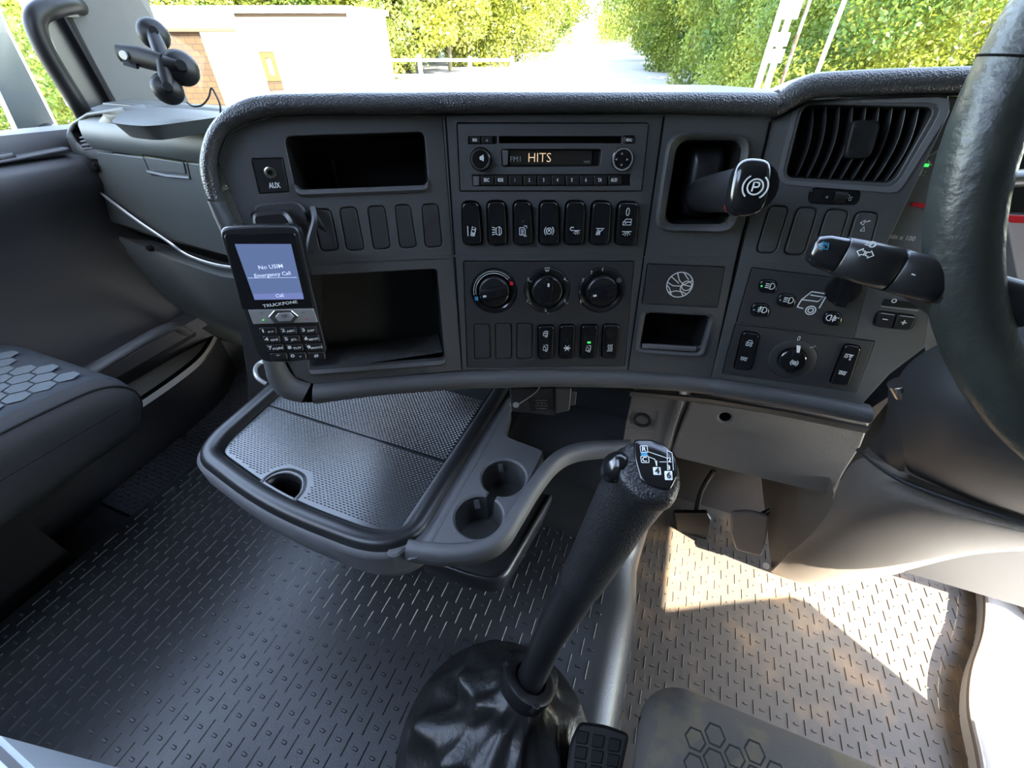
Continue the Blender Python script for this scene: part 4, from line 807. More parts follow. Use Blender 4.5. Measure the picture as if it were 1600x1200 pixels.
gh = thing('grab_handle', 'thick black grab handle on the left windscreen pillar', 'handle', onx(130, 170, -1.17))
mm = M(); mm.tube(bez([onx(124, 10, -1.20), onx(108, 6, -1.175), onx(80, 12, -1.155), onx(60, 22, -1.15), onx(56, 42, -1.15), onx(70, 78, -1.15), onx(96, 122, -1.15), onx(124, 166, -1.15), onx(132, 182, -1.17)], 5), [.014]*4+[.0155]*37, 14); mm.build('grip', mountb, gh)
mm = M(); xprism(mm, [(92, -4), (112, -2), (124, 26), (108, 27)], -1.19, .02); mm.build('mount_cap', satin, gh)

# ================================================================== SUCTION CUP MOUNT on the windscreen
sm = thing('suction_mount', 'black three cup suction mount stuck near the left pillar', 'suction mount', dep(255, 160, 1.0))
dS = .70
def cup(px, py, rpx, nrm, nm='suction_cup'):
    c = dep(px, py, dS); nrm = V3(nrm).normalized(); U = nrm.cross(UP).normalized(); f = Fr(c, U, U.cross(nrm) if False else UP); f.N = nrm; f.U = U; f.V = nrm.cross(U)
    r = rpx*dS/F*.72; mm = M(); mm.lathe(f, 0, 0, [(.0001, .016), (r*.28, .016), (r*.32, .008), (r*.75, .004), (r*.97, -.003), (r, -.006), (r*.96, -.0075), (.0001, -.003)], 30); mm.build(nm, mountb, sm, ang=50)
    return c
cn = (.80, -.50, .22)
c1 = cup(240, 52, 30, cn); c2 = cup(283, 105, 34, cn); c3 = cup(262, 138, 30, cn)
c0 = dep(257, 100, .69); mm = M(); mm.tube([c1, c0, c3], .011, 10); mm.tube([c0, c2], .012, 10); mm.build('hub', mountb, sm)
a = dep(187, 83, .69); mm = M(); mm.tube([a, dep(222, 90, .69), c0], [.0125, .015, .014], 12, flat=.6, side=UP)
mm.box(dep(185, 70, .69), dep(206, 76, .69)-dep(185, 70, .69), dep(193, 102, .69)-dep(185, 70, .69), HF*.006); mm.build('mount_arm', mountb, sm)
mm = M(); c = dep(196, 86, .685); mm.tube([c, c-HF*.006], .006, 12); mm.build('arm_screw', silver, sm)
mm = M(); mm.tube(bez([dep(292, 160, .75), dep(302, 166, .75), dep(316, 164, .75), dep(326, 152, .75), dep(330, 138, .75), dep(336, 146, .75), dep(344, 165, .75), dep(344, 185, .76)]), .0016, 6); tag(mm.build('cable', black), 'thin looped black cable at the windscreen above the passenger tray', 'cable')

# ================================================================== CENTRE CONSOLE DRAWER
ZT = .33
con = thing('storage_console', 'grey pull-out console with textured table lid left of the cup holders', 'console', (-.44, .30, .02))
def zl(pts, z=ZT): return [onz(*p, z) for p in pts]
ZF = Fr((0, 0, ZT), (1, 0, 0), (0, 1, 0))
rim = rnd([(p.x, p.y) for p in zl([(303, 697), (419, 596), (460, 560), (800, 590), (603, 868)])]+[(-.45, .185)], [.05, .01, .01, .01, .055, .25], 10)
rim = rnd([(-.648, .262), (-.625, .222), (-.45, .188), (-.27, .19), (-.222, .225), (-.222, .60), (-.665, .60)], [.03, .03, .2, .05, .03, .01, .01], 8)
rim = offs(rim, 0)
ins = offs(ccw(rim), -.030)
# body: outer rim top ring then bulging sides
R0 = ccw(rim)
def zr(l, z): return [V3((u, v, z)) for u, v in l]
m = M(); m.rings([zr(ins, ZT-.016), zr(offs(R0, -.026), ZT-.004), zr(offs(R0, -.020), ZT+.0005), zr(offs(R0, -.008), ZT+.002), zr(offs(R0, -.002), ZT-.001), zr(R0, ZT-.008), zr(offs(R0, .004), ZT-.012)], 0, False, False); m.build('rim', satin, con, 'glossy dark rim', ang=70)
m = M(); m.rings([zr(offs(R0, .002), ZT-.010), zr(offs(R0, .008), ZT-.014), zr(offs(R0, .008), ZT-.045), zr(offs(R0, .001), ZT-.080), zr(offs(R0, -.014), ZT-.100), zr(offs(R0, -.06), ZT-.112)], 0, False, True); m.build('drawer_body', grey, con, ang=70)
# corner end cap at the right
cap = [p for p in offs(R0, .0095) if p[0] > -.32 and p[1] < .235]
cap.sort(key=lambda p: atan2(p[1]-.30, p[0]+.32))
m = M(); m.grid([[V3((u, v, z)) for u, v in cap] for z in (ZT-.018, ZT-.040, ZT-.056)]); m.build('corner_cap', grey, con, ang=70)
# lid with finger notch
nt = [(p.x, p.y) for p in zl([(403, 752), (425, 738), (450, 736), (470, 750), (474, 775), (468, 795), (462, 810), (405, 765)], ZT-.012)]
LF = Fr((0, 0, ZT-.014), (1, 0, 0), (0, 1, 0))
m = M(); lidl = offs(ins, -.001)
panel(m, LF, lidl, [(rnd([(-.498, .222), (-.435, .216), (-.432, .236), (-.448, .256), (-.478, .258), (-.495, .244)], .012), .05, .004, 1)], -.006, .0, .0015)
# raised woven texture on the lid
xa, xb, ya, yb = min(p[0] for p in lidl)+.006, max(p[0] for p in lidl)-.006, min(p[1] for p in lidl)+.010, .52
def inside(l, x, y):
    c = False
    for i in range(len(l)):
        (x1, y1), (x2, y2) = l[i-1], l[i]
        if (y1 > y) != (y2 > y) and x < (x2-x1)*(y-y1)/(y2-y1)+x1: c = not c
    return c
inl = offs(lidl, -.006); nn = rnd([(-.51, .21), (-.42, .21), (-.42, .25), (-.44, .272), (-.49, .272), (-.508, .25)], .01)
ii = 0; y = ya
while y < yb:
    x = xa+(ii % 2)*.0036
    while x < xb:
        if inside(inl, x, y) and not inside(nn, x, y) and abs(y-.365) > .003:
            o = V3((x, y, ZT-.014)); a, b, h = .0026, .0009, .0009
            m.add([o+V3((-a, -b, 0)), o+V3((a, -b, 0)), o+V3((a, b, 0)), o+V3((-a, b, 0)), o+V3((-a*.7, 0, h)), o+V3((a*.7, 0, h))], [(0, 1, 5, 4), (3, 2, 5, 4), (0, 4, 3), (1, 2, 5)])
        x += .0072
    y += .0036; ii += 1
m.build('table_lid', [lidm, black], con, 'black woven texture lid', flat=False)
mm = M(); mm.abox(xa-.004, xb+.004, .3642, .3658, ZT-.0145, ZT-.0128); mm.build('lid_seam', hole, con)
mm = M(); NF = Fr((0, 0, ZT-.014), (1, 0, 0), (0, 1, 0)); aw = rnd([(-.502, .219), (-.431, .213), (-.427, .238), (-.446, .262), (-.480, .264), (-.500, .248)], .014)
A, B = morph(offs(aw, .004), offs(aw, -.008), 40); mm.rings([zr(A, ZT-.0142), zr([mixp(p, r, .4) for p, r in zip(A, B)], ZT-.0128), zr(B, ZT-.020), zr(B, ZT-.03)], 0, False, False); mm.build('finger_notch', satin, con, ang=60)
# wing with cup holders
wing = [(p.x, p.y) for p in zl([(767, 628), (790, 652), (862, 700), (806, 840), (770, 852), (700, 858), (640, 850), (620, 868), (606, 850)])]
wing = [(p.x, p.y) for p in zl([(764, 618), (800, 632), (790, 680), (852, 704), (812, 784), (786, 826), (755, 848), (700, 852), (648, 848), (615, 872), (600, 862)], ZT-.008)]
WF = Fr((0, 0, ZT-.008), (1, 0, 0), (0, 1, 0))
c_a = WF.uv(748, 806); c_b = WF.uv(787, 745)
cupl = circ(*c_a, .037, 36); cupl2 = circ(*c_b, .037, 36)
def union2(a, b, r):
    ax, ay = a; bx, by = b; d = sqrt((bx-ax)**2+(by-ay)**2); t = atan2(by-ay, bx-ax); h = math.acos(min(.98, d/2/r))
    out = [(bx+r*cos(t+x), by+r*sin(t+x)) for x in [-(pi-h)+(2*(pi-h))*j/28 for j in range(29)]]
    out += [(ax+r*cos(t+pi+x), ay+r*sin(t+pi+x)) for x in [-(pi-h)+(2*(pi-h))*j/28 for j in range(29)]]
    return out
U2 = union2(c_a, c_b, .034)
m = M(); panel(m, WF, rnd(wing, .01), [(U2, .058, .003, 1)], -.03, 0, .003); m.build('cup_holder', [grey, dash], con, 'twin round cup holder')
pl = rnd([(-.20, .235), (-.13, .245), (-.085, .28), (-.095, .345), (-.125, .46), (-.165, .46), (-.185, .33)], .012); 
for a_, sgn in ((c_a, 1), (c_b, 1)):
    mm = M(); p = V3((a_[0]-.02, a_[1]+.024, ZT-.016)); mm.box(p, V3((.006, .003, 0)), V3((.003, -.003, -.014)), V3((.001, .002, 0))); mm.build('cup_spring', grey, con)
mm = M(); mm.abox(c_a[0]-.006, c_a[0]+.02, c_a[1]-.024, c_a[1]-.010, ZT-.066, ZT-.054); mm.build('coin_clip', satin, con)
mm = M(); mm.grid([[V3((-.223, .60, ZT-.010)), V3((-.212, .60, ZT-.006)), V3((-.205, .60, ZT-.0075))], [V3((-.223, .20, ZT-.010)), V3((-.212, .205, ZT-.006)), V3((-.205, .225, ZT-.0075))]]); mm.build('side_ledge', grey, con, ang=70)
# guard rail that wraps the cup holders and runs to the knee panel
rp = bez([onz(x, y, ZT) for x, y in [(636, 853), (668, 858), (708, 860), (750, 855), (782, 838), (806, 803), (836, 755), (864, 720), (892, 703), (930, 696), (985, 694)]], 5)
rows = []
for i, p in enumerate(rp):
    t = (rp[min(i+1, len(rp)-1)]-rp[max(i-1, 0)]).normalized(); s = V3((t.y, -t.x, 0))
    rows.append([p+s*a+V3((0, 0, b)) for a, b in ((-.010, -.018), (-.010, .0), (-.006, .004), (.003, .004), (.008, .0), (.010, -.008), (.0095, -.024), (.004, -.028))])
m = M(); m.rings(rows); m.build('guard_rail', grey, con, ang=60)
# lower flap under the rail
fl_ = rnd([(p.x, p.y) for p in zl([(655, 875), (740, 905), (785, 912), (868, 768), (800, 740)], .045)], [.01, .03, .03, .02, .01], 6)
FF = Fr((0, 0, .045), (1, 0, 0), (0, 1, 0)); m = M(); slab(m, FF, fl_, -.045, 0, .002); F1 = offs(ccw(fl_), -.003); m.rings([zr(offs(F1, -.006), .045), zr(offs(F1, -.004), .049), zr(F1, .0485), zr(offs(F1, .002), .045)], 0, False, False); m.build('lower_tray', satin, con, ang=60)
m = M(); m.abox(-.20, .03, .47, .64, .22, .262); m.build('rear_shelf', matm, con)
m = M(); m.abox(-.60, -.30, .40, .60, .0, ZT-.08); m.build('pedestal', black, con)
# strap loop behind
mm = M(); mm.tube(bez([onz(416, 600, ZT), onz(402, 590, ZT+.01), onz(399, 576, ZT+.01), onz(408, 566, ZT+.01), onz(425, 562, ZT+.01)]), .004, 8); mm.build('drawer_loop', silver, con)

# ================================================================== BOX UNDER THE DASH
ub = thing('control_unit', 'small black box with printed label screwed under the dash edge', 'box', ony(850, 650, .50))
UF = Fr(ony(850, 630, .47), HR, UP+HF*.15)
mm = M(); slab(mm, UF, q(UF, [(796, 606), (868, 606), (868, 650), (800, 644)], .002), -.05, 0, .002); mm.build('housing', satin, ub)
mm = M(); slab(mm, UF, q(UF, [(866, 604), (893, 606), (890, 640), (868, 645)], .003), -.05, .004, .002); slab(mm, UF, q(UF, [(892, 610), (901, 612), (899, 632), (891, 634)], .002), -.04, .002, .001); mm.build('connector', dashd, ub)
mm = M(); slab(mm, UF, q(UF, [(824, 624), (862, 622), (864, 640), (830, 642)], .001), 0, .0006, .0001); lb = mm.build('label_plate', black, ub)
for i, t in enumerate(['For Vehicle Frequency', '005    500FM 010', 'TYPE 2   000KHZ FCC', 'P/N 100FM0001 05']): text(UF, t, 846, 625.5+i*4.3, .0016, .0008, lb, greyprint, sx=.9, rot=.02)
mm = M(); mm.cyl(UF, *UF.uv(806, 632), .005, 0, .003, 16, .001); mm.build('screw', silver, ub)
mm = M(); mm.tube(bez([UF.at(808, 633, .003), UF.at(825, 622, .006), UF.at(838, 612, .004), UF.at(846, 600, 0)]), .0008, 6); mm.build('wire', greyprint, ub)

# ================================================================== POWER SOCKET + KNEE PANEL
KY = .52
KF2 = Fr((0, KY, 0), (1, 0, 0), (0, 0.10, 1))
ps = thing('power_socket', 'round power socket in a narrow grey panel above the gear knob', 'socket', KF2.at(1005, 688))
m = M(); panel(m, KF2, q(KF2, [(990, 604), (1062, 618), (1040, 690), (1030, 735), (967, 735), (978, 660)], .004), [(q(KF2, [(987, 640), (1028, 643), (1021, 675), (981, 671)], .003), .003, .001)], -.03, 0, .002); m.build('socket_panel', tan_, ps)
mm = M(); u, v = KF2.uv(1003, 657); mm.lathe(KF2, u, v, [(.0145, -.003), (.0145, .001), (.0125, .002), (.0105, .001), (.0100, -.018), (.0001, -.018)], 28); mm.build('socket_ring', satin, ps)
kp = thing('knee_panel', 'grainy brown-grey lower panel under the dash with one round hole', 'panel', KF2.at(1200, 760))
m = M(); panel(m, KF2, q(KF2, [(1085, 612), (1360, 660), (1345, 700), (1322, 735), (1300, 774), (1285, 772), (1056, 716), (1050, 705)], [.004, .004, .01, .01, .006, .006, .006, .006]), [(circ(*KF2.uv(1133, 653), .0085, 24), .012, 0, 1)], -.03, 0, .003); m.build('panel_face', [tan_, hole], kp)
mm = M(); a = [KF2.at(1066, 618, .001), KF2.at(1052, 660, .003), KF2.at(1040, 700, .002)]; mm.tube(bez(a), .0055, 8, flat=.6); mm.build('edge_bead', tan_, kp)
mm = M(); r_ = []
for y, dz in ((KY-.012, .004), (KY-.022, 0), (KY-.012, -.006), (KY+.05, -.01)): r_.append([ony(x, z+10, y)+V3((0, 0, dz)) for x, z in ((985, 602), (1110, 614), (1230, 634), (1358, 660))])
mm.grid(r_); mm.build('upper_bead', dash, kp, ang=60)

# ================================================================== STEERING COLUMN COVERS
lc = thing('pedal_cover', 'large moulded grey-brown plastic cover right of the pedals', 'cover', ony(1330, 900, .6))
rr = [face([(1303, 772), (1330, 716), (1362, 712), (1410, 738), (1500, 775), (1620, 812)], [.52, .53, .52, .50, .48, .46]),
      face([(1299, 790), (1326, 752), (1372, 740), (1420, 760), (1505, 795), (1620, 826)], [.515, .50, .48, .46, .44, .43]),
      face([(1288, 812), (1325, 790), (1385, 775), (1435, 785), (1515, 812), (1620, 838)], [.53, .48, .45, .43, .42, .42]),
      face([(1266, 838), (1310, 825), (1380, 818), (1440, 822), (1520, 832), (1620, 846)], [.56, .50, .46, .45, .44, .44]),
      face([(1232, 866), (1300, 858), (1370, 852), (1440, 850), (1520, 846), (1620, 852)], [.60, .54, .51, .50, .50, .50]),
      face([(1206, 893), (1262, 912), (1335, 908), (1430, 884), (1520, 858), (1620, 856)], [.64, .62, .60, .58, .58, .58]),
      face([(1200, 893), (1258, 918), (1332, 914), (1430, 890), (1520, 864), (1620, 862)], [.70, .72, .72, .72, .72, .72])]
m = M(); m.grid(rr); m.build('moulded_cover', tan_, lc, ang=80, sub=2)
# left flank of the cover, going forwards into the footwell
m = M(); fl1 = face([(1303, 772), (1299, 790), (1288, 812), (1266, 838), (1232, 866), (1206, 893)], [.52, .515, .53, .56, .60, .64]); fl2 = [V3((p.x-.015, .93, p.z+.02)) for p in fl1]
m.grid([fl1, fl2]); m.build('cover_flank', tan_, lc, ang=80)
mm = M(); mm.tube([ony(1198, 884, .66), ony(1197, 884, .63)], .007, 12); mm.build('cover_bolt', satin, lc)
sc_ = thing('steering_column', 'dark steering column shroud below and behind the steering wheel', 'steering column', ony(1500, 780, .40))
rr = [face([(1398, 600), (1420, 560), (1500, 520), (1640, 470)], [.44, .42, .40, .38]),
      face([(1398, 620), (1440, 592), (1520, 580), (1640, 560)], [.43, .37, .35, .33]),
      face([(1404, 660), (1452, 645), (1530, 650), (1640, 660)], [.42, .35, .33, .31]),
      face([(1412, 705), (1470, 715), (1540, 735), (1640, 770)], [.42, .36, .34, .32]),
      face([(1416, 730), (1470, 755), (1540, 785), (1640, 815)], [.45, .41, .39, .37]),
      face([(1418, 738), (1470, 762), (1540, 792), (1640, 822)], [.52, .50, .50, .50])]
m = M(); m.grid(rr); m.build('shroud', dashd, sc_, ang=80, sub=2)
rr = [face([(1385, 590), (1390, 640), (1372, 690), (1340, 690)], [.46, .47, .49, .51]), face([(1400, 600), (1412, 650), (1402, 705), (1400, 735)], [.44, .44, .44, .46]), face([(1404, 610), (1416, 660), (1412, 715), (1416, 742)], [.43, .42, .43, .47])]
m = M(); m.grid(rr); m.build('shroud_side', dashd, sc_, ang=80, sub=1)
mm = M(); mm.tube([dep(1505, 490, .34), dep(1486, 545, .38)], [.020, .017], 20); mm.build('column_collar', tan_, sc_, ang=60)
mm = M(); mm.tube([ony(1402, 598, .42), ony(1412, 616, .42)], .008, 14); mm.tube([ony(1404, 604, .415), ony(1406, 611, .415)], .004, 10); mm.build('ignition_lock', chrome, sc_)
mm = M(); mm.tube(bez([ony(1340, 702, .49), ony(1400, 746, .47), ony(1500, 785, .44), ony(1620, 822, .42)]), .003, 10); mm.build('shroud_seam', dashd, sc_)
mm = M(); mm.box(dep(1462, 462, .31), dep(1520, 480, .31)-dep(1462, 462, .31), dep(1470, 505, .33)-dep(1462, 462, .31), HF*.05); mm.build('stalk_housing', dashd, sc_)

# ================================================================== STALK
ST = thing('indicator_stalk', 'thick black indicator stalk with arrow symbols left of the steering wheel', 'stalk', dep(1380, 420, .30))
p0, p1 = dep(1283, 392, .305), dep(1462, 440, .29)
ax = (p1-p0).normalized(); side = (CAM-p0).normalized(); side = (side-ax*side.dot(ax)).normalized(); upv = side.cross(ax)
if upv.z < 0: upv = -upv
SFm = Fr(p0, ax, upv); Ls = (p1-p0).length
SFm.N = side; SFm.V = upv
def rr_ring(t, a, b, k=24): return [p0+ax*t+upv*(a*(abs(cos(x))**.7)*(1 if cos(x) > 0 else -1))+side*(b*(abs(sin(x))**.7)*(1 if sin(x) > 0 else -1)) for x in [2*pi*j/k for j in range(k)]]
mm = M(); mm.rings([rr_ring(t, a, b) for t, a, b in ((-.008, .004, .004), (-.006, .009, .007), (.0, .0115, .009), (.011, .0125, .0105))]); mm.build('end_button', gloss, ST, ang=60)
mm = M(); mm.rings([rr_ring(t, a, b) for t, a, b in ((.0115, .0115, .0095), (.0125, .0132, .0112), (.03, .0145, .0125), (.045, .0148, .013), (.0465, .013, .0118))]); mm.build('twist_grip', satin, ST, ang=60)
mm = M(); mm.rings([rr_ring(t, a, b) for t, a, b in ((.0465, .0125, .011), (.048, .0148, .0128), (.065, .0148, .0128), (.0755, .015, .013), (.0765, .0138, .012), (.078, .0148, .013), (Ls+.055, .014, .013))]); mm.build('stalk_arm', satin, ST, ang=60)
n_ = .0126
icon(SFm, 'arrows', 1352, 396, .0052, .0042, n_, ST, w=.0007, name='arrow_symbol'); icon(SFm, 'head', 1360, 381, .0035, .0026, n_-.001, ST, w=.0006)
icon(SFm, 'wiper', 1288, 384, .0038, .0030, .0095, ST, bluem, w=.0006)
mm = M(); ribbon(mm, SFm, SFm.uvs([(1424, 428), (1430, 430)], .013), .0008, .013); mm.build('index_mark', white, ST)

# ================================================================== STEERING WHEEL
WC = V3((.404, .392, .820)); wa = radians(69.8); WU = V3((1, 0, 0)); WV = V3((0, cos(wa), sin(wa))); WN = WU.cross(WV)
sw = thing('steering_wheel', 'black leather steering wheel rim with wrinkled grain at the right edge', 'steering wheel', WC)
RW = .238; mm = M(); rows = []
for i in range(96):
    a = 2*pi*i/96; c = WC+(WU*cos(a)+WV*sin(a))*RW; rd = (WU*cos(a)+WV*sin(a)); row = []
    for j in range(20):
        b = 2*pi*j/20; r = .0188
        row.append(c+rd*r*cos(b)*1.02+WN*r*sin(b)*1.08)
    rows.append(row)
mm.grid(rows, cu=True, cv=True); mm.build('rim', leatherg, sw, ang=80)
for a0 in (176, 250):     # leather seams on the rim
    a = radians(a0); c = WC+(WU*cos(a)+WV*sin(a))*RW; rd = (WU*cos(a)+WV*sin(a)); td = (-WU*sin(a)+WV*cos(a)); mm = M()
    mm.tube([c+rd*.0193*cos(b)+WN*.0204*sin(b)+td*.006*sin(b) for b in [2*pi*j/28 for j in range(29)]], .0007, 6); mm.build('rim_seam', hole, sw)
HC = WC-WN*.04; HFm = Fr(HC, WU, WV)
mm = M(); dome(mm, HFm, rnd([(-.075, -.06), (.075, -.06), (.085, .06), (-.085, .06)], .04), -.03, [(1, .0), (.9, .012), (.5, .018)]); mm.build('hub', satin, sw, ang=60)
for a0 in (-12, 192, 235, 305):
    a = radians(a0); d_ = WU*cos(a)+WV*sin(a); mm = M(); mm.tube([HC+d_*.06, HC+d_*.14+WN*.01, WC+d_*(RW-.008)], [.018, .012, .010], 12, flat=.5, side=WN); mm.build('spoke', satin, sw)

# ================================================================== INSTRUMENT CLUSTER
ic = thing('instrument_cluster', 'grey rev counter face with display and painted reflection behind the steering wheel', 'instrument cluster', FR_.at(1500, 420, -.02))
IF = Fr(FR_.at(1420, 330, -.035), FR_.U, FR_.V+FR_.N*.0)
clu = mat('cluster_face', (.17, .17, .165), .5)
mm = M(); slab(mm, IF, q(IF, [(1380, 150), (1900, 150), (1900, 470), (1330, 470)], .01), -.03, 0, .002); mm.build('dial_face', clu, ic)
u, v = IF.uv(1520, 350)
mm = M(); ribbon(mm, IF, [(u+.082*cos(radians(t)), v+.082*sin(radians(t))) for t in range(0, 361, 6)], .0016, .0002); mm.build('dial_ring', silver, ic)
for t in range(130, 300, 10): mm = M(); a = radians(t); ribbon(mm, IF, [(u+.073*cos(a), v+.073*sin(a)), (u+.079*cos(a), v+.079*sin(a))], .0012, .0004); mm.build('tick_mark', white, ic)
text(IF, '/min x 100', 1407, 371, .0046, .0006, ic, sx=.9, bold=.02); text(IF, '1:', 1441, 270, .0062, .0006, ic)
mm = M(); slab(mm, IF, q(IF, [(1436, 255), (1452, 256), (1450, 261), (1435, 260)], .0005), 0, .0008, .0001); mm.build('green_bar', green, ic, 'green lit bar')
mm = M(); u2, v2 = IF.uv(1436, 320); mm.box(IF.p(u2-.008, v2-.002, .002), IF.U*.012, IF.V*.004, IF.N*.003); mm.build('needle', redm, ic, 'red needle')
mm = M(); slab(mm, IF, q(IF, [(1555, 230), (1640, 235), (1640, 330), (1560, 330)], .004), 0, .004, .001); mm.build('side_display', black, ic)
mm = M(); slab(mm, IF, q(IF, [(1570, 335), (1660, 338), (1660, 440), (1590, 440)], .004), 0, .004, .001); mm.build('reflection_panel', mat('pale_reflection', (.5, .42, .40), .4), ic, 'pale reflection drawn as a panel'); mm = M(); slab(mm, IF, q(IF, [(1570, 335), (1660, 338), (1660, 350), (1572, 347)], .002), .004, .005, .0005); mm.build('red_reflection', redm, ic, 'red reflection band')  # white and red reflection inside the rim, modelled as coloured plates

# ================================================================== GEAR LEVER
gl = thing('gear_lever', 'tall black leather-gripped gear lever with shift pattern on its knob', 'gear lever', onz(790, 1130, .0))
cb = onz(830, 1058, .13)
path = [cb+(dep(800, 1100, .62)-cb)*.3, cb, dep(855, 1003, .560), dep(880, 950, .530)]
sh = bez(path, 5); mm = M(); mm.tube(sh, [.0205]*16, 20); mm.build('shaft', satin, gl, ang=60)
d1 = dep(866, 980, .548); d2 = dep(898, 925, .515)
for t, r in ((.0, .0225),): mm = M(); mm.tube([d1, (d1+d2)/2, d2, dep(905, 912, .508)], [.0222, .0232, .0245, .0243], 24); mm.build('shaft_sleeve', satin, gl, ang=60)
gp = [dep(904, 915, .510), dep(925, 880, .492), dep(950, 835, .468), dep(975, 790, .446), dep(998, 755, .425), dep(1010, 735, .412)]
mm = M(); gpp = bez(gp, 5); rad = [.0255+.0075*min(1, i/16)+.0015*max(0, (i-16)/9) for i in range(len(gpp))]; rad[0] = .0235; rad[-1] = .0315; mm.tube(gpp, rad, 28); mm.build('leather_grip', leather, gl, ang=80)
# head: rounded body with sloped plate
hc = dep(1006, 742, .408)
hN = (CAM-dep(1020, 728, .385)).normalized()*.42+V3((0, -.12, .85)); hN.normalize(); hU = (HR*.95-HF*.12+V3((0, 0, -.06))); hU = (hU-hN*hU.dot(hN)).normalized()
HDF = Fr(dep(1018, 728, .383), hU, hN.cross(hU))
hl0 = q(HDF, [(975, 690), (1005, 684), (1040, 692), (1063, 722), (1066, 760), (1052, 790), (1000, 788), (965, 750), (962, 715)], .012)
HL = rsmp(hl0, 40); cu_ = sum(p[0] for p in HL)/40; cv2 = sum(p[1] for p in HL)/40
def hs_(s): return [(cu_+(a-cu_)*s, cv2+(b-cv2)*s) for a, b in HL]
mm = M(); mm.rings([[HDF.p(*p, h) for p in hs_(s)] for s, h in ((.70, -.050), (.90, -.036), (1.0, -.020), (1.0, -.010), (.96, -.003), (.88, .0008), (.6, .0016))]); mm.build('gear_knob', leather, gl, ang=80)
plq = q(HDF, [(990, 687), (1018, 687), (1044, 698), (1058, 720), (1058, 745), (1047, 767), (1025, 763), (1001, 752), (991, 715)], .004, .002)
mm = M(); dome(mm, HDF, plq, -.004, [(1, .0016), (.98, .0030), (.9, .0036), (.5, .0042)]); plt = mm.build('shift_plate', gloss, gl, ang=60)
def box_icon(a, b, mt, w=.0006, fill=False):
    (x0, y0), (x1, y1) = a, b; L_ = q(HDF, [(x0, y0), (x1, y0), (x1+1.2, y1), (x0+1.2, y1)], .0008, .0044); mm = M()
    if fill: slab(mm, HDF, L_, .003, .0046, .0001)
    else: ribbon(mm, HDF, L_, w, .0046, closed=True)
    mm.build('pattern_box', mt, plt, flat=True)
box_icon((1000, 697), (1011, 707), white); box_icon((1001, 713), (1013, 723), white)
box_icon((1020, 730), (1032, 742), signw, fill=True); box_icon((1038, 736), (1050, 750), signw, fill=True)
box_icon((1001, 707), (1011, 712), bluem, fill=True)
text(HDF, 'R', 1006, 702, .0044, .0048, plt, bold=.02); text(HDF, 'C', 1007, 718, .0044, .0048, plt, bold=.02)
text(HDF, '1', 1026, 724, .0044, .0046, plt, bold=.02); text(HDF, '4', 1027, 736, .0056, .0050, plt, satin, bold=.03); text(HDF, '2', 1046, 719, .0044, .0046, plt, bold=.02); text(HDF, '3', 1045, 731, .0044, .0046, plt, bold=.02); text(HDF, '6', 1045, 743, .0056, .0050, plt, satin, bold=.03)
mm = M()
for a, b in (((1012, 706), (1042, 716)), ((1013, 714), (1023, 718)), ((1023, 718), (1026, 729)), ((1030, 722), (1041, 722)), ((1042, 704), (1043, 735)), ((1042, 704), (1050, 708)), ((1050, 708), (1052, 735))): ribbon(mm, HDF, HDF.uvs([a, b], .004), .0005, .0044)
mm.build('gate_lines', white, plt, flat=True)
bc = dep(958, 730, .395); mm = M(); BFm = Fr(bc, HR, UP); rows = []
bN = (-HR*.75+UP*.5-HF*.35).normalized(); bU = bN.cross(UP).normalized(); BF2 = Fr(bc, bU, UP); BF2.N = bN; BF2.U = bU; BF2.V = bN.cross(bU)
mm.rings([[BF2.p(r*.95*cos(2*pi*j/24), r*1.25*sin(2*pi*j/24), h) for j in range(24)] for r, h in ((.012, -.026), (.0135, -.012), (.0135, -.002), (.0125, .002), (.009, .0048), (.004, .0058))]); mm.build('range_button', gloss, gl, ang=80)
# collar and gaiter
cN = (sh[5]-sh[2]).normalized(); CFm = Fr(cb-cN*.008, HR, HF); CFm.N = cN; CFm.U = (HR-cN*HR.dot(cN)).normalized(); CFm.V = cN.cross(CFm.U)
mm = M(); mm.lathe(CFm, 0, 0, [(.033, -.035), (.037, -.020), (.038, -.006), (.040, .0), (.039, .006), (.033, .009), (.0245, .007), (.022, .0)], 40); mm.build('gaiter_collar', satin, gl, ang=50)
for a0 in (40, 160, 280):
    a = radians(a0); mm = M(); mm.cyl(CFm, .037*cos(a), .037*sin(a), .006, -.004, .0075, 16, .002); mm.build('collar_clip', satin, gl)
top = CFm.p(0, 0, -.018); bc0 = onz(770, 1150, 0.0); bc0 = V3((-.065, .10, 0)); rows = []
for i in range(29):
    t = i/28; c = top*(1-t)+bc0*t+V3((0, 0, 0)); 
    if t > 0: c.z = top.z*(1-t)**.85+.004*t
    r = .036+(.115)*t**1.35; row = []
    for j in range(110):
        a = 2*pi*j/110; wv = .075*(1-abs(sin(2.5*a+2.2*t))*1.6)+.06*(1-abs(sin(4.5*a-3*t+1))*1.5)+.03*sin(13*a+7*t); wv *= sin(pi*min(1, t*1.02))**.6*1.5
        fold = .016*(1-abs(sin(t*pi*2.2+cos(a)*1.8+sin(2*a)))*1.6)*sin(pi*t)
        bl_ = .030*max(0, cos(a-radians(125)))**2*sin(pi*min(1, t*1.6)) if t < .62 else 0
        rr_ = r*(1+wv)+fold+bl_
        row.append(c+CFm.U*rr_*cos(a)*(1-t)+HR*rr_*cos(a)*t+(CFm.V*(1-t)+HF*t)*rr_*sin(a)*1.05)
    rows.append(row)
mm = M(); mm.grid(rows, cu=True); mm.build('gaiter', gaitm, gl, 'creased black leather gaiter', ang=85, sub=1)

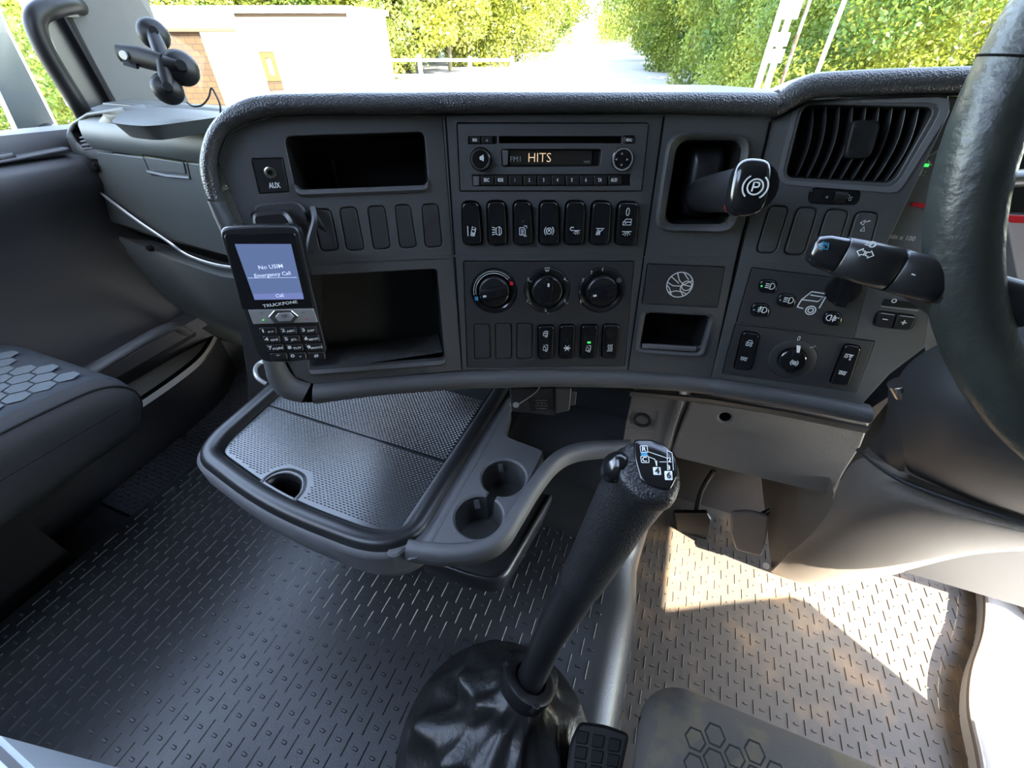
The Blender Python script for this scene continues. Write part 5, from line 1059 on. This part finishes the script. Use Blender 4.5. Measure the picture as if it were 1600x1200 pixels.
# ================================================================== PEDALS
pd_ = thing('brake_pedal', 'rectangular pedal pad on a bent arm in the driver footwell', 'pedal', ony(1175, 870, .74))
PDF = Fr(ony(1172, 835, .70), (1, 0, 0), V3((0, .45, 1)))
pedm = mat('lit_pedal', (.30, .25, .20), .6)  # pale tan stands in for sunlight on the pedal pad
mm = M(); slab(mm, PDF, q(PDF, [(1144, 801), (1175, 800), (1201, 808), (1198, 840), (1190, 870), (1150, 860), (1142, 835)], .008), -.012, 0, .003); mm.build('pedal_pad', pedm, pd_)
mm = M(); mm.tube(bez([PDF.at(1180, 830, -.012), ony(1186, 808, .76), ony(1215, 790, .78), ony(1232, 755, .78), ony(1234, 735, .80)]), .007, 10); mm.build('pedal_arm', satin, pd_)
cl = thing('clutch_pedal', 'dark pedal half hidden in shadow just right of the gear knob', 'pedal', ony(1090, 845, .74))
CLF = Fr(ony(1090, 830, .74), (1, 0, 0), V3((0, .45, 1)))
mm = M(); slab(mm, CLF, q(CLF, [(1052, 800), (1105, 800), (1112, 812), (1105, 848), (1060, 842)], .005), -.012, 0, .003); mm.build('pedal_pad', satin, cl)
mm = M(); mm.tube(bez([CLF.at(1085, 815, -.012), ony(1095, 770, .80), ony(1115, 735, .82)]), .007, 10); mm.build('pedal_arm', satin, cl)

# ================================================================== CAB SHELL
def tread(m, x0, x1, y0, y1, z, zf=None, dx=.0155, per=.066, L=.031):
    zf = zf or (lambda x, y: z); i = 0; x = x0
    while x < x1:
        for k in range(int((y1-y0)/per)+1):
            y = y0+k*per+(i % 2)*per/2
            o = V3((x, y, zf(x, y))); a, b, h = .0013, L/2, .0016
            m.add([o+V3((-a, -b, 0)), o+V3((a, -b, 0)), o+V3((a, b, 0)), o+V3((-a, b, 0)), o+V3((0, -b*.88, h)), o+V3((0, b*.88, h))], [(0, 1, 4), (1, 2, 5, 4), (2, 3, 5), (3, 0, 4, 5)])
            o = V3((x, y+per/2, zf(x, y))); a, b = .0052, .0024
            oc = [(-a, -b*.4), (-a*.7, -b), (a*.7, -b), (a, -b*.4), (a, b*.4), (a*.7, b), (-a*.7, b), (-a, b*.4)]
            m.rings([[o+V3((p, r, 0)) for p, r in oc], [o+V3((p*.8, r*.6, h)) for p, r in oc]], 0, False, True)
        x += dx; i += 1
# engine tunnel liner, rounded into the driver footwell
m = M(); pr = [(-1.02, -.07), (-1.015, -.01), (-1.0, 0), (-.5, 0), (.03, 0), (.06, -.003), (.085, -.013), (.104, -.032), (.113, -.06), (.116, -.10), (.118, -.21)]
def tz(y): return 0 if y < .52 else min(.45, (y-.52)**1.4*6)
ys = [-1.2, -.6, -.2, 0, .2, .4, .5, .54, .58, .62, .68, .74, .82, .99]
m.grid([[V3((x-(.012 if y > .45 else 0)*(1 if x > 0 else 0), y, z+tz(y)*(1 if z > -.2 else 0))) for x, z in pr] for y in ys])
tread(m, -.985, .045, -.20, .50, 0)
fl = m.build('floor', rubber, ang=50); struct(fl, 'black rubber floor liner with raised tread bars over the engine tunnel')
m = M(); rows = [[V3((x, y, z)) for x in (.10, .5, .9)] for y, z in ((-1.2, -.2), (.80, -.2), (.84, -.197))]
m.grid(rows); m.grid([[V3((x, y, z)) for x in (.10, .5, .9)] for y, z in ((.84, -.197), (.90, -.15), (.94, -.08), (.97, .05), (.985, .6))], mi=1); tread(m, .13, .86, .25, .86, -.2, L=.026); df = m.build('floor', [rubberd, mat('toe_board', (.035, .024, .016), .8, grain=200, bump=.6)], ang=40); struct(df, 'worn dusty driver floor with raised tread bars')
m = M(); m.grid([[V3((x, y, z)) for x in (-1.34, -1.0)] for y, z in ((-1.2, -.075), (.82, -.075), (.92, 0), (.97, .15), (.985, .6))]); pf = m.build('floor', carpet); struct(pf, 'dark passenger footwell floor')
# passenger mat
mt = M(); mt.abox(-1.30, -1.005, .20, .80, -.075, -.066)
i = 0; y = .215
while y < .79:
    x = -1.29+(i % 2)*.013
    while x < -1.015:
        mt.box((x, y, -.066), (.017, 0, 0), (0, .0045, 0), (0, 0, .003)); x += .026
    y += .011; i += 1
tag(mt.build('floor_mat', matm, flat=True), 'black ribbed rubber mat in the passenger footwell left of the console', 'floor mat')
# left door sill
m = M(); path = [onz(205, 640, .09), onz(260, 603, .09), onz(308, 566, .09), onz(330, 538, .09), onz(345, 505, .09)]
path = [V3((-1.20, -.3, .09)), V3((-1.19, .1, .09))]+bez(path, 4)
rows = []; side_ = []
for i, p in enumerate(path): side_.append([p+V3((.004, 0, -.165)), p+V3((.005, 0, -.010))]); rows.append([p+V3((.004, 0, -.012)), p+V3((-.008, .004, 0)), p+V3((-.011, .004, -.004)), p+V3((-.024, .010, -.004)), p+V3((-.027, .010, 0)), p+V3((-.06, .025, .004)), p+V3((-.09, .03, .010)), p+V3((-.11, .03, .03))])
m.grid(rows); m.grid(side_, mi=1); o = m.build('trim_2', [sillm, carpet], ang=30); struct(o, 'grey step sill plate of the left door')
mm = M(); mm.tube([p+V3((-.018, .007, .0)) for p in path], .0055, 8); o = mm.build('trim_3', hole); struct(o)
# right side: pale sill, seal, A pillar foot
m = M(); sp_ = [(1522, 850), (1530, 880), (1542, 930), (1540, 990), (1522, 1050), (1518, 1110), (1532, 1180), (1545, 1260)]
sp3 = bez([onz(*p, -.165) for p in sp_], 4); sp3 = [V3((sp3[0].x, 1.0, -.165))]+sp3+[V3((.80, .0, -.165)), V3((.80, -1.2, -.165))]
rows = [[p+V3((.0, 0, -.04)), p+V3((.002, 0, -.004)), p+V3((.012, 0, .002)), V3((1.12, p.y, -.155)), V3((1.13, p.y, -.17)), V3((1.13, p.y, -.4))] for p in sp3]
m.grid(rows); o = m.build('trim_4', palesill, ang=50); struct(o, 'pale plastic door sill in full sun at the right edge')
mm = M(); mm.tube([p+V3((-.002, 0, .001)) for p in sp3[1:-2]], .006, 8); o = mm.build('trim_5', tan_); struct(o, 'brown rubber door seal')
m = M(); 
a0 = [onz(1534, 868, -.16), onz(1575, 858, -.16), onz(1640, 880, -.16), onz(1620, 985, -.16), onz(1580, 935, -.16), onz(1550, 915, -.16)]
m.rings([[p+V3((0, 0, -.02)) for p in a0], [p+V3((.0, .01, .06)) for p in a0]]); o = m.build('trim_6', tan_); struct(o, 'brown pillar foot beside the sill')
# walls, roof
def wall(name, *b, mt=dashd, label=None):
    m = M(); m.abox(*b); o = m.build(name, mt); struct(o, label); return o
wall('wall_front', -1.32, 1.10, 1.00, 1.04, -.4, .655)
wall('wall_back', -1.34, 1.12, -1.25, -1.20, -.3, 1.5)
wall('wall_left', -1.36, -1.30, -1.2, 1.02, -.3, .66)
wall('wall_left', -1.34, -1.26, -1.2, -.55, .66, 1.5)
def yzprism(name, pts, x0, x1, mt=dashd):
    m = M(); m.rings([[V3((x0, y, z)) for y, z in pts], [V3((x1, y, z)) for y, z in pts]]); o = m.build(name, mt); struct(o); return o
yzprism('wall_sun_mask', [(-1.2, -.4), (.318, -.4), (.30, .336), (-.064, .651), (-.10, .66), (-.10, 1.46), (-1.2, 1.46)], 1.0, 1.04)  # unseen wall, its sloped edge shaped to outline the sun patch on the floor
yzprism('wall_sun_mask', [(-.10, .66), (1.0, .66), (1.0, .74), (.56, 1.46), (-.10, 1.46)], 1.0, 1.04)  # unseen sheet added to keep the sun off dash and column cover
# unseen ceiling; opening over the left side added to let in more sky light
wall('ceiling', -1.36, -1.20, -1.25, .56, 1.46, 1.50, mt=pillar)
wall('ceiling', -.50, 1.06, -1.25, .56, 1.46, 1.50, mt=pillar)
wall('ceiling', -1.20, -.50, -.05, .56, 1.46, 1.50, mt=pillar)
wall('ceiling', -1.20, -.50, -1.25, -1.12, 1.46, 1.50, mt=pillar)
wall('wall_front', .36, 1.10, .60, .63, .27, .74, mt=dashd)
wall('wall_front', .52, 1.10, .68, .71, -.02, .30, mt=dashd)
m = M(); m.add([(-1.28, 1.02, .655), (1.05, 1.02, .655), (1.05, .58, 1.48), (-1.28, .58, 1.48)], [(0, 1, 2, 3)]); o = m.build('window_1', glass, flat=True); struct(o)

# ================================================================== SEATS
def cushion(m, x0, x1, prof, r, mi=0, k=6):
    rows = []
    for j in range(k+1):
        a = pi/2*j/k; rows.append([V3((x0+r*(1-sin(a)), u, v)) for u, v in offs(prof, -r*(1-cos(pi/2-a)) if False else -r*(1-sin(a)))])
    rows = []
    for j in range(k+1):
        a = pi/2*j/k; rows.append([V3((x0+r-r*cos(a), u, v)) for u, v in offs(prof, -(r-r*sin(a))*.9)])
    for j in range(k+1):
        a = pi/2*(1-j/k); rows.append([V3((x1-r+r*cos(a), u, v)) for u, v in offs(prof, -(r-r*sin(a))*.9)])
    m.rings(rows, mi)
def hexes(m, x0, x1, y0, y1, s, z, mi, ring=False, keep=lambda x, y: True, jit=0):
    j = 0; y = y0
    while y < y1:
        x = x0+(j % 2)*s*.9
        while x < x1:
            if keep(x, y):
                sx, sy = s*(.55+jit*random.uniform(-.12, .04)), s*(.54+jit*random.uniform(-.1, .1)); p = [V3((x+sx*cos(radians(60*i)), y+sy*sin(radians(60*i)), z)) for i in range(6)]
                if ring:
                    p2 = [V3((x+.82*sx*cos(radians(60*i)), y+.80*sy*sin(radians(60*i)), z)) for i in range(6)]; m.grid([p, p2], cu=True, mi=mi)
                else: m.add(p, [tuple(range(6))], mi)
            x += s*1.8
        y += s*.52; j += 1
ps_ = thing('cab_seat', 'dark blue-grey seat cushion with pale hexagons at the left edge', 'seat', (-1.05, 0, -.07))
prof = ccw(rnd([(-.45, .24), (-.45, .375), (.15, .372), (.285, .355), (.325, .30), (.28, .225), (.0, .225)], [.03, .03, .1, .05, .06, .05, .05], 6))
m = M(); cushion(m, -1.29, -.885, prof, .045)
o = m.build('seat_side', fabricd, ps_, ang=80)
m = M(); cushion(m, -1.255, -.925, offs(prof, .004), .03)
pz = lambda y: .3795-.003*(y+.45)/.6+.0006 if y < .15 else .3771-.0172*(y-.15)/.135
n0 = len(m.v); hexes(m, -1.215, -.955, -.2, .262, .034, 0, 1, keep=lambda x, y: sin(x*31+1.3)*.5+sin(y*23+x*14)*.7 > -.45)
for v in m.v[n0:]: v.z = pz(v.y)+.0007
m.build('seat_panel', [fabric, hexm], ps_, ang=80)
mm = M(); pc = [V3((-.906, u, v+.001)) for u, v in offs(prof, -.006) if v > .24 and u > -.4]; mm.tube(pc, .0022, 6); mm.build('seat_seam', black, ps_)
m = M(); m.abox(-1.28, -1.06, -.4, .08, -.075, .23); m.build('seat_base', black, ps_)
ds = thing('cab_seat', 'brownish grey seat cushion with dark hexagon outlines at the bottom edge', 'seat', (.35, 0, -.2))
prof = ccw(rnd([(-.5, .08), (-.5, .205), (.05, .208), (.20, .20), (.252, .15), (.22, .08)], [.03, .03, .1, .06, .05, .04], 6))
m = M(); cushion(m, .112, .62, prof, .06, k=8)
hexes(m, .165, .58, .0, .198, .024, .2092, 1, ring=True, keep=lambda x, y: sin(x*41)*.6+sin(y*37+x*9) > -.5, jit=.5)
m.build('seat_cushion', [fabrict, hexd], ds, ang=80)
m = M(); m.abox(.15, .56, -.4, .12, -.2, .08); m.build('seat_base', black, ds)
m = M(); prb = ccw(rnd([(.14, .20), (.60, .20), (.62, .86), (.52, .92), (.22, .92), (.12, .86)], .05)); BFb = Fr((0, -.16, 0), (1, 0, 0), (0, -.12, 1)); dome(m, BFb, prb, -.14, [(1, -.05), (.97, -.01), (.85, .0)]); m.build('backrest', fabricd, ds, ang=70)  # backrest out of view, placed so its top edge shades the floor
rb = thing('seat_lever_box', 'black ribbed plastic block between gaiter and driver seat', 'box', onz(950, 1180, .06))
RF = Fr(onz(940, 1170, .09), (1, 0, .1), (0, 1, .2))
mm = M(); slab(mm, RF, q(RF, [(905, 1127), (945, 1132), (984, 1146), (960, 1260), (880, 1250), (890, 1160)], .008), -.05, 0, .004); mm.build('housing', satin, rb)
for i in range(3):
    for j in range(3):
        x, y = 902+i*25-j*2, 1140+j*24+i*6; mm = M(); slab(mm, RF, q(RF, [(x, y), (x+19, y+4), (x+15, y+24), (x-3, y+21)], .002), 0, .002, .0012); mm.build('rib_pad', black, rb)
cbx = M(); L = rnd([(p.x, p.y) for p in zl([(-6, 1146), (58, 1206), (-20, 1330), (-160, 1260)], .30)], .004); CXF = Fr((0, 0, .30), (1, 0, 0), (0, 1, 0))
cx_ = thing('storage_box', 'pale blue-white box corner with dark stripe at the bottom left edge', 'box', onz(0, 1220, .0))
slab(cbx, CXF, L, -.30, 0, .004); cbx.build('box_body', mat('pale_box', (.42, .46, .50), .35), cx_)
mm = M(); a, b = CXF.uv(-8, 1168), CXF.uv(38, 1212); ribbon(mm, CXF, [a, b], .006, .0002); mm.build('box_stripe', satin, cx_)
# side mirror outside the left window
mr = thing('side_mirror', 'dark side mirror housing outside the left door window', 'mirror', onx(40, 220, -1.6))
mm = M(); P = [(-60, 20), (-20, -20), (4, 40), (92, 212), (66, 222), (30, 225), (-10, 140)]
a = [onx(px, py, -1.62) for px, py in P]; b = [p+V3((-.10, .06, 0)) for p in a]; c = (sum(a, V3((0, 0, 0))))/len(a)
mm.rings([b, a, [c+(p-c)*.9+V3((.015, 0, 0)) for p in a]]); mm.build('mirror_housing', mat('mirror_grey', (.10, .115, .12), .25), mr, ang=50)
mm = M(); mm.tube([onx(84, 212, -1.60), onx(86, 236, -1.5), onx(88, 240, -1.36)], .03, 12); mm.build('mirror_arm', satin, mr)

# ================================================================== OUTDOORS
ZG = -1.5
def g(px, py, z=ZG): return onz(px, py, z)
def flat(name, pts, z, mt, label, cut=None):
    m = M(); m.add([V3((p.x, p.y, z)) for p in pts], [tuple(range(len(pts)))]); 
    me_pts = pts; tr = tessellate_polygon([[V3((p.x, p.y, 0)) for p in pts]]); m = M(); m.add([V3((p.x, p.y, z)) for p in pts], [tuple(t) for t in tr]); o = m.build(name, mt, flat=True); o['kind'] = 'structure'; o['label'] = label; o.location.z = z; return o
flat('ground', [V3((-300, -100, 0)), V3((300, -100, 0)), V3((300, 500, 0)), V3((-300, 500, 0))], ZG-.03, grassm, 'grass ground around the road')
ker = [g(1190, 140), g(1135, 118), g(1085, 98), g(1030, 82), g(985, 70), g(958, 60), g(948, 52), g(944, 46)]
lft = [g(905, 46), g(893, 52), g(880, 62), g(868, 78), g(800, 94), g(742, 102), g(640, 112)]
flat('road', ker+lft+[V3((-40, 5, 0)), V3((-20, -20, 0)), V3((8, -20, 0)), V3((5, 8, 0))], ZG, asphalt, 'sunlit pale road leading uphill between the trees')
flat('pavement', [g(640, 112), g(742, 102), g(800, 94), g(868, 78), g(830, 84), g(740, 92), g(620, 98), V3((-60, 30, 0)), V3((-60, -5, 0)), V3((-40, 5, 0))], ZG+.02, paving, 'pale pavement left of the road')
flat('verge', [g(1190, 140), g(1135, 118), g(1085, 98), g(1030, 82), g(985, 70), g(958, 60), g(980, 62), g(1040, 72), g(1100, 84), g(1180, 100), g(1300, 125)], ZG+.03, verge, 'brown leaf litter strip between the kerb and trees')
mm = M(); kb_ = [p+V3((0, 0, .03)) for p in ker]; rows = [[p+V3((-.1, 0, -.03)), p+V3((-.1, 0, .06)), p+V3((.12, 0, .06)), p+V3((.12, 0, -.03))] for p in kb_]; mm.grid(rows); o = mm.build('kerb', paving); o['kind'] = 'structure'; o['label'] = 'pale kerb stones along the right side of the road'
# SLOW painted for oncoming drivers
GF = Fr((0, 0, ZG+.012), (-HR), (-HF))
GF = Fr(g(1065, 121, ZG+.012), -V3((cos(YAW+.0), sin(YAW), 0)), HF*-1)
t_ = text(GF, 'SLOW', 1065, 121, 1.5, 0.0, None, white, sx=.75, bold=.03, name='road_lettering'); tag(t_, 'white upside-down SLOW lettering painted on the road', 'road marking')
# brick outbuilding
FB_ = 15.0
bd_ = thing('building', 'low white brick building with flat roof and yellow window left of the fence', 'building', onf(420, 60, FB_+1)*1)
bd_.location.z = ZG
BF_ = Fr(onf(540, 15, FB_), HR, UP)
def bq_(px, py): return BF_.uv(px, py)
zb = ZG-BF_.o.z
uR = bq_(541, 20)[0]; uL = bq_(60, 20)[0]; vT = bq_(540, 19)[1]
pier = [bq_(300, 52), bq_(336, 52), (bq_(336, 52)[0], zb), (bq_(240, 52)[0], zb), (bq_(240, 52)[0], bq_(300, 52)[1])]
wn_ = [(bq_(402, 80)[0], bq_(402, 80)[1]), (bq_(427, 80)[0], bq_(402, 80)[1]), (bq_(427, 80)[0], bq_(402, 128)[1]), (bq_(402, 80)[0], bq_(402, 128)[1])]
m = M(); panel(m, BF_, [(uL, zb), (uR, zb), (uR, vT), (uL, vT)], [(ccw(wn_), .15, 0)], -4.5, 0, .001); m.build('wall', brickw, bd_)
m = M(); slab(m, BF_, [(uL-.1, vT-.02), (uR+.12, vT-.02), (uR+.12, vT+.13), (uL-.1, vT+.13)], -4.6, .22, .01); m.build('roof', mat('roof_edge', (.30, .29, .27), .8), bd_)
m = M(); v1 = bq_(400, 17)[1]; slab(m, BF_, [(bq_(365, 17)[0], vT-.10), (uR, vT-.10), (uR, vT-.03), (bq_(365, 17)[0], vT-.03)], 0, .05, .005); m.build('fascia_board', timber, bd_)
m = M(); slab(m, BF_, [(bq_(300, 52)[0]-1.2, zb), (bq_(312, 52)[0], zb), (bq_(312, 52)[0], bq_(300, 48)[1]), (bq_(300, 52)[0]-1.2, bq_(300, 48)[1])], 0, .06, .005)
o = m.build('brick_pier', brick, bd_, 'orange brick pier')
m = M(); slab(m, BF_, [(bq_(255, 47)[0], bq_(255, 50)[1]), (bq_(374, 52)[0], bq_(255, 50)[1]), (bq_(374, 52)[0], bq_(255, 44)[1]), (bq_(255, 47)[0], bq_(255, 44)[1])], .0, .16, .01); m.build('lintel', timber, bd_)
W = ccw(wn_); m = M(); panel(m, BF_, offs(W, .0), [(offs(W, -.16), None, 0)], -.1, -.02, .01); wf = m.build('window_frame', yellowp, bd_, 'yellow window frame')
m = M(); slab(m, BF_, offs(W, -.16), -.12, -.08, .002); m.build('window_pane', signw, wf)
m = M(); wb = [(W[0][0], min(p[1] for p in W)-.02)]; x0_, x1_ = min(p[0] for p in W), max(p[0] for p in W); y0_ = min(p[1] for p in W); slab(m, BF_, [(x0_, y0_-.35), (x1_, y0_-.35), (x1_, y0_), (x0_, y0_)], -.1, .02, .004); m.build('brick_sill', brick, bd_, 'orange brick sill')
# white rail fence
def fpost(px, py, h=1.15, w=.10):
    b = g(px, py); m = M(); m.abox(b.x-w/2, b.x+w/2, b.y-w/2, b.y+w/2, ZG, ZG+h); return m
FG = 24.0
ft = thing('rail_fence', 'white post and rail fence to the right of the brick building', 'fence', onf(650, 110, FG))
for px in (545, 598, 657, 735, 800):
    b = onf(px, 110, FG); b.z = ZG; m = M(); m.box(b-HR*.08, HR*.16, HF*.12, V3((0, 0, 1.30 if px != 657 else 1.38))); m.build('fence_post', whitewood, ft)
for z in (1.12, .55):
    a, b = onf(540, 110, FG), onf(800, 110, FG); a.z = b.z = ZG+z; m = M(); m.box(a, b-a, HF*-.04, V3((0, 0, .11))); m.build('fence_rail', whitewood, ft)
# low timber rail on the right verge
rf = thing('verge_rail', 'low weathered timber rail at the right edge of the road under the trees', 'fence', g(1010, 75))
a, b = g(972, 62), g(1052, 78)
for i in range(7):
    p = a+(b-a)*i/6; m = M(); m.abox(p.x-.09, p.x+.09, p.y-.09, p.y+.09, ZG, ZG+.72); m.build('rail_post', whitewood, rf)
m = M(); m.box(a+V3((0, -.1, .55)), b-a, V3((0, .1, 0)), V3((0, 0, .16))); m.build('timber_rail', whitewood, rf)
# poles, signs
def pole(name, px, py, r, h, mt, label, cat, lean=0):
    b = g(px, py); m = M(); m.tube([b, b+V3((lean, 0, h))], r, 14); tag(m.build(name, mt), label, cat); return b
pole('lamp_post', 801, 96, .19, 9, mat('concrete_post', (.62, .60, .55), .8), 'thick pale concrete lamp post left of the road', 'lamp post')
def pol_f(name, px, f, r, h, mt, label, cat):
    b = onf(px, 110, f); b.z = ZG; m = M(); m.tube([b, b+V3((0, 0, h))], r, 12); tag(m.build(name, mt), label, cat)
sg = thing('road_sign', 'white road sign boards on two white posts right of the road', 'sign', onf(1200, 110, 9))
sg.location.z = ZG
SG = Fr(onf(1205, 70, 9.0), HR, UP)
for px, py in ((1194, 112), (1209, 112)): u, v = SG.uv(px, py); m = M(); m.box(SG.p(u-.035, ZG-SG.o.z, -.12), SG.U*.07, SG.V*(3.4+0*v), SG.N*.08); m.build('sign_post', signw, sg)
ua, ub_ = SG.uv(1193, 100)[0], SG.uv(1220, 100)[0]; w_ = ub_-ua
for r_i in range(2):
    for c_i in range(2):
        y0, y1 = SG.uv(1205, 101-26*r_i)[1], SG.uv(1205, 77-26*r_i)[1]
        m = M(); slab(m, SG, [(ua+c_i*w_*.52, y0+.02), (ua+c_i*w_*.52+w_*.48, y0+.02), (ua+c_i*w_*.52+w_*.48, y1), (ua+c_i*w_*.52, y1)], -.03, 0, .004); m.build('sign_board', signw, sg)
y0, y1 = SG.uv(1230, 30)[1], SG.uv(1230, -12)[1]; m = M(); slab(m, SG, [(ua-.0, y0), (ua+w_*1.1, y0), (ua+w_*1.1, y1), (ua-.0, y1)], -.03, .0, .004); m.build('sign_board', signw, sg)
pol_f('marker_pole', 1228, 8, .025, 4.5, rust, 'thin orange and white striped pole right of the road sign', 'pole')
pol_f('marker_pole', 1278, 8, .03, 4.0, whitewood, 'thin white pole in front of the right hand trees', 'pole')

# trees
def leaf_mesh(name, n, mt, seed, shape, ls=.0095):
    rnd_ = random.Random(seed); vs = []; fs = []
    cl = [shape(rnd_) for _ in range(46)]
    for i in range(n):
        c, r = cl[rnd_.randrange(len(cl))]
        d = V3((rnd_.gauss(0, 1), rnd_.gauss(0, 1), rnd_.gauss(0, 1))).normalized()*r*rnd_.uniform(.55, 1.05)
        p = c+V3((d.x, d.y, d.z*.8)); s = rnd_.uniform(.5, 1.2)*ls
        a = V3((rnd_.gauss(0, 1), rnd_.gauss(0, 1), rnd_.gauss(0, .6))).normalized(); b = a.cross(V3((rnd_.gauss(0, 1), rnd_.gauss(0, 1), rnd_.gauss(0, 1)))).normalized()
        k = len(vs); vs += [tuple(p-a*s*1.3), tuple(p+b*s*.7), tuple(p+a*s*1.4), tuple(p-b*s*.7)]; fs.append((k, k+1, k+2, k+3))
    me = bpy.data.meshes.new(name); me.from_pydata(vs, [], fs); me.materials.append(mt); return me
def sh_tall(r):
    z = r.uniform(.04, .95); w = .42*sin(pi*min(1, .18+z*.8))**.6; a = r.uniform(0, 2*pi); q_ = w*sqrt(r.uniform(.15, 1)); return V3((q_*cos(a), q_*sin(a), z)), r.uniform(.10, .17)
def sh_bush(r):
    z = r.uniform(.02, .9); w = .5*sqrt(1-z*z*.9); a = r.uniform(0, 2*pi); q_ = w*sqrt(r.uniform(.2, 1)); return V3((q_*cos(a), q_*sin(a), z)), r.uniform(.10, .18)
def sh_crown(r):
    z = r.uniform(.30, .95); w = .40*sin(pi*min(1, (z-.2)))**.6; a = r.uniform(0, 2*pi); q_ = w*sqrt(r.uniform(.1, 1)); return V3((q_*cos(a), q_*sin(a), z)), r.uniform(.09, .15)
LM = {}
LM['Nb'] = leaf_mesh('foliage', 90000, leafA, 5, sh_bush, .0052); LM['Mb'] = leaf_mesh('foliage', 90000, leafB, 6, sh_bush, .0052)
for nm, mt in (('A', leafA), ('B', leafB), ('C', leafC)):
    LM[nm+'t'] = leaf_mesh('foliage', 34000, mt, ord(nm[0]), sh_tall); LM[nm+'b'] = leaf_mesh('foliage', 34000, mt, ord(nm[0])+9, sh_bush); LM[nm+'c'] = leaf_mesh('foliage', 30000, mt, ord(nm[0])+19, sh_crown)
tm = M(); tm.tube([V3((0, 0, 0)), V3((.01, 0, .3)), V3((-.01, .01, .6)), V3((.01, 0, .9))], [.016, .012, .009, .003], 8)
for a in range(7):
    z = .3+a*.08; an = a*2.3; tm.tube([V3((0, 0, z)), V3((.12*cos(an), .12*sin(an), z+.08)), V3((.24*cos(an), .24*sin(an), z+.13))], [.006, .004, .0015], 6)
TM = None
def tree(x, y, h, w, kind, label, group, rz=None, z=ZG):
    global TM
    t = thing('tree', label, 'tree', (x, y, z), group)
    f = link('foliage', LM[kind], t); s = h; f.scale = (w, w, h); f.rotation_euler.z = random.uniform(0, 6.28) if rz is None else rz
    if TM is None: o = tm.build('trunk', trunkm, t); TM = o.data; bpy.data.objects.remove(o)
    k = link('trunk', TM, t); k.scale = (h*.8, h*.8, h); k.location = (0, 0, h*.45)
    return t
def tf(px, f, h, w, kind, label, group):
    p = onf(px, 60, f); return tree(p.x, p.y, h, w, kind, label, group)
gR, gL, gS = 'trees along the right side of the road', 'trees beyond the fence left of the road', 'trees outside the left door window'
lR = 'bright leafy tree in the dense green row right of the road'; lL = 'bright leafy tree in the green wall behind the rail fence'; lS = 'yellow-green tree seen through the left door window'
random.seed(3)
kinds = ['Bb', 'At', 'Bt', 'Cb', 'Ab', 'Bb']
# right row: from near right to far along the road
for i, (px, f, h, w, lb) in enumerate([(1640, 7.5, 6.5, 5.5, 'bright leafy tree nearest to the steering wheel rim at the right edge'), (1500, 9.5, 7, 6, 'broad leafy tree just above the instrument hood left of the wheel rim'), (1590, 12, 9, 7, None), (1420, 12.5, 8, 6.5, None), (1330, 15.5, 8.5, 7, 'green tree standing right behind the thin white pole'), (1480, 17, 11, 9, None), (1260, 19, 9, 7, 'green tree immediately behind the white road sign boards'), (1350, 23, 12, 10, None), (1190, 22, 9, 6.5, 'dark green tree at the verge just left of the road sign'), (1230, 29, 13, 10, None), (1130, 28, 10, 7, 'tree behind the right end of the low timber rail'), (1160, 37, 14, 11, None), (1085, 36, 11, 8, None), (1060, 46, 13, 10, None), (1030, 58, 14, 11, 'tree behind the middle of the low timber rail'), (1000, 75, 14, 12, None), (985, 95, 15, 12, None), (972, 125, 16, 14, 'farthest tree on the right side of the road next to the gap of sky')]):
    tf(px, f, h, w, kinds[i % 6] if i > 4 else ('Nb', 'Mb', 'Nb', 'Nb', 'Mb')[i], lb or lR, None if lb else gR)
for i, (px, f, h, w, lb) in enumerate([(575, 31, 11, 9, 'yellow-green tree right against the right corner of the brick building'), (640, 33, 11, 9, 'yellow-green tree behind the middle fence posts'), (700, 36, 12, 10, 'leafy tree behind the thin trunk at the right end of the fence'), (755, 42, 13, 11, 'leafy tree directly behind the pale trunk beside the lamp post'), (520, 34, 12, 10, None), (430, 33, 12, 11, None), (330, 32, 12, 11, None), (230, 30, 11, 11, None), (790, 50, 13, 11, None), (825, 62, 14, 11, 'leafy tree just right of the concrete lamp post'), (850, 78, 14, 12, None), (868, 98, 15, 12, 'farthest tree on the left side of the road next to the gap of sky'), (600, 45, 14, 13, None), (680, 50, 14, 13, None), (480, 44, 13, 13, None)]):
    tf(px, f, h, w, ['Ct', 'Ab', 'Cb', 'At', 'Ab', 'Bb'][i % 6], lb or lL, None if lb else gL)
for i, (x, y, h, w) in enumerate([(-14, 6.2, 5, 5), (-20, 10.3, 7, 7), (-10, 3.4, 4, 4), (-14, 2.5, 5, 6), (-22, 6, 7, 8)]):
    tree(x, y, h, w, ['Ab', 'Cb', 'Bb', 'At'][i % 4], lS, gS)
# slim pale trunks in front of the foliage
for px, py, r, h, lb in ((770, 94, .16, 8, 'pale trunk immediately left of the concrete lamp post'), (730, 103, .05, 6, 'thin pale trunk left of the other bare trunks'), (850, 80, .10, 8, 'thin pale trunk between lamp post and road')):
    p = g(px, py); m = M(); m.tube([p, p+V3((.1, 0, h*.5)), p+V3((-.1, 0, h))], [r, r*.8, r*.5], 8); tag(m.build('bare_tree', trunkm), lb, 'tree')
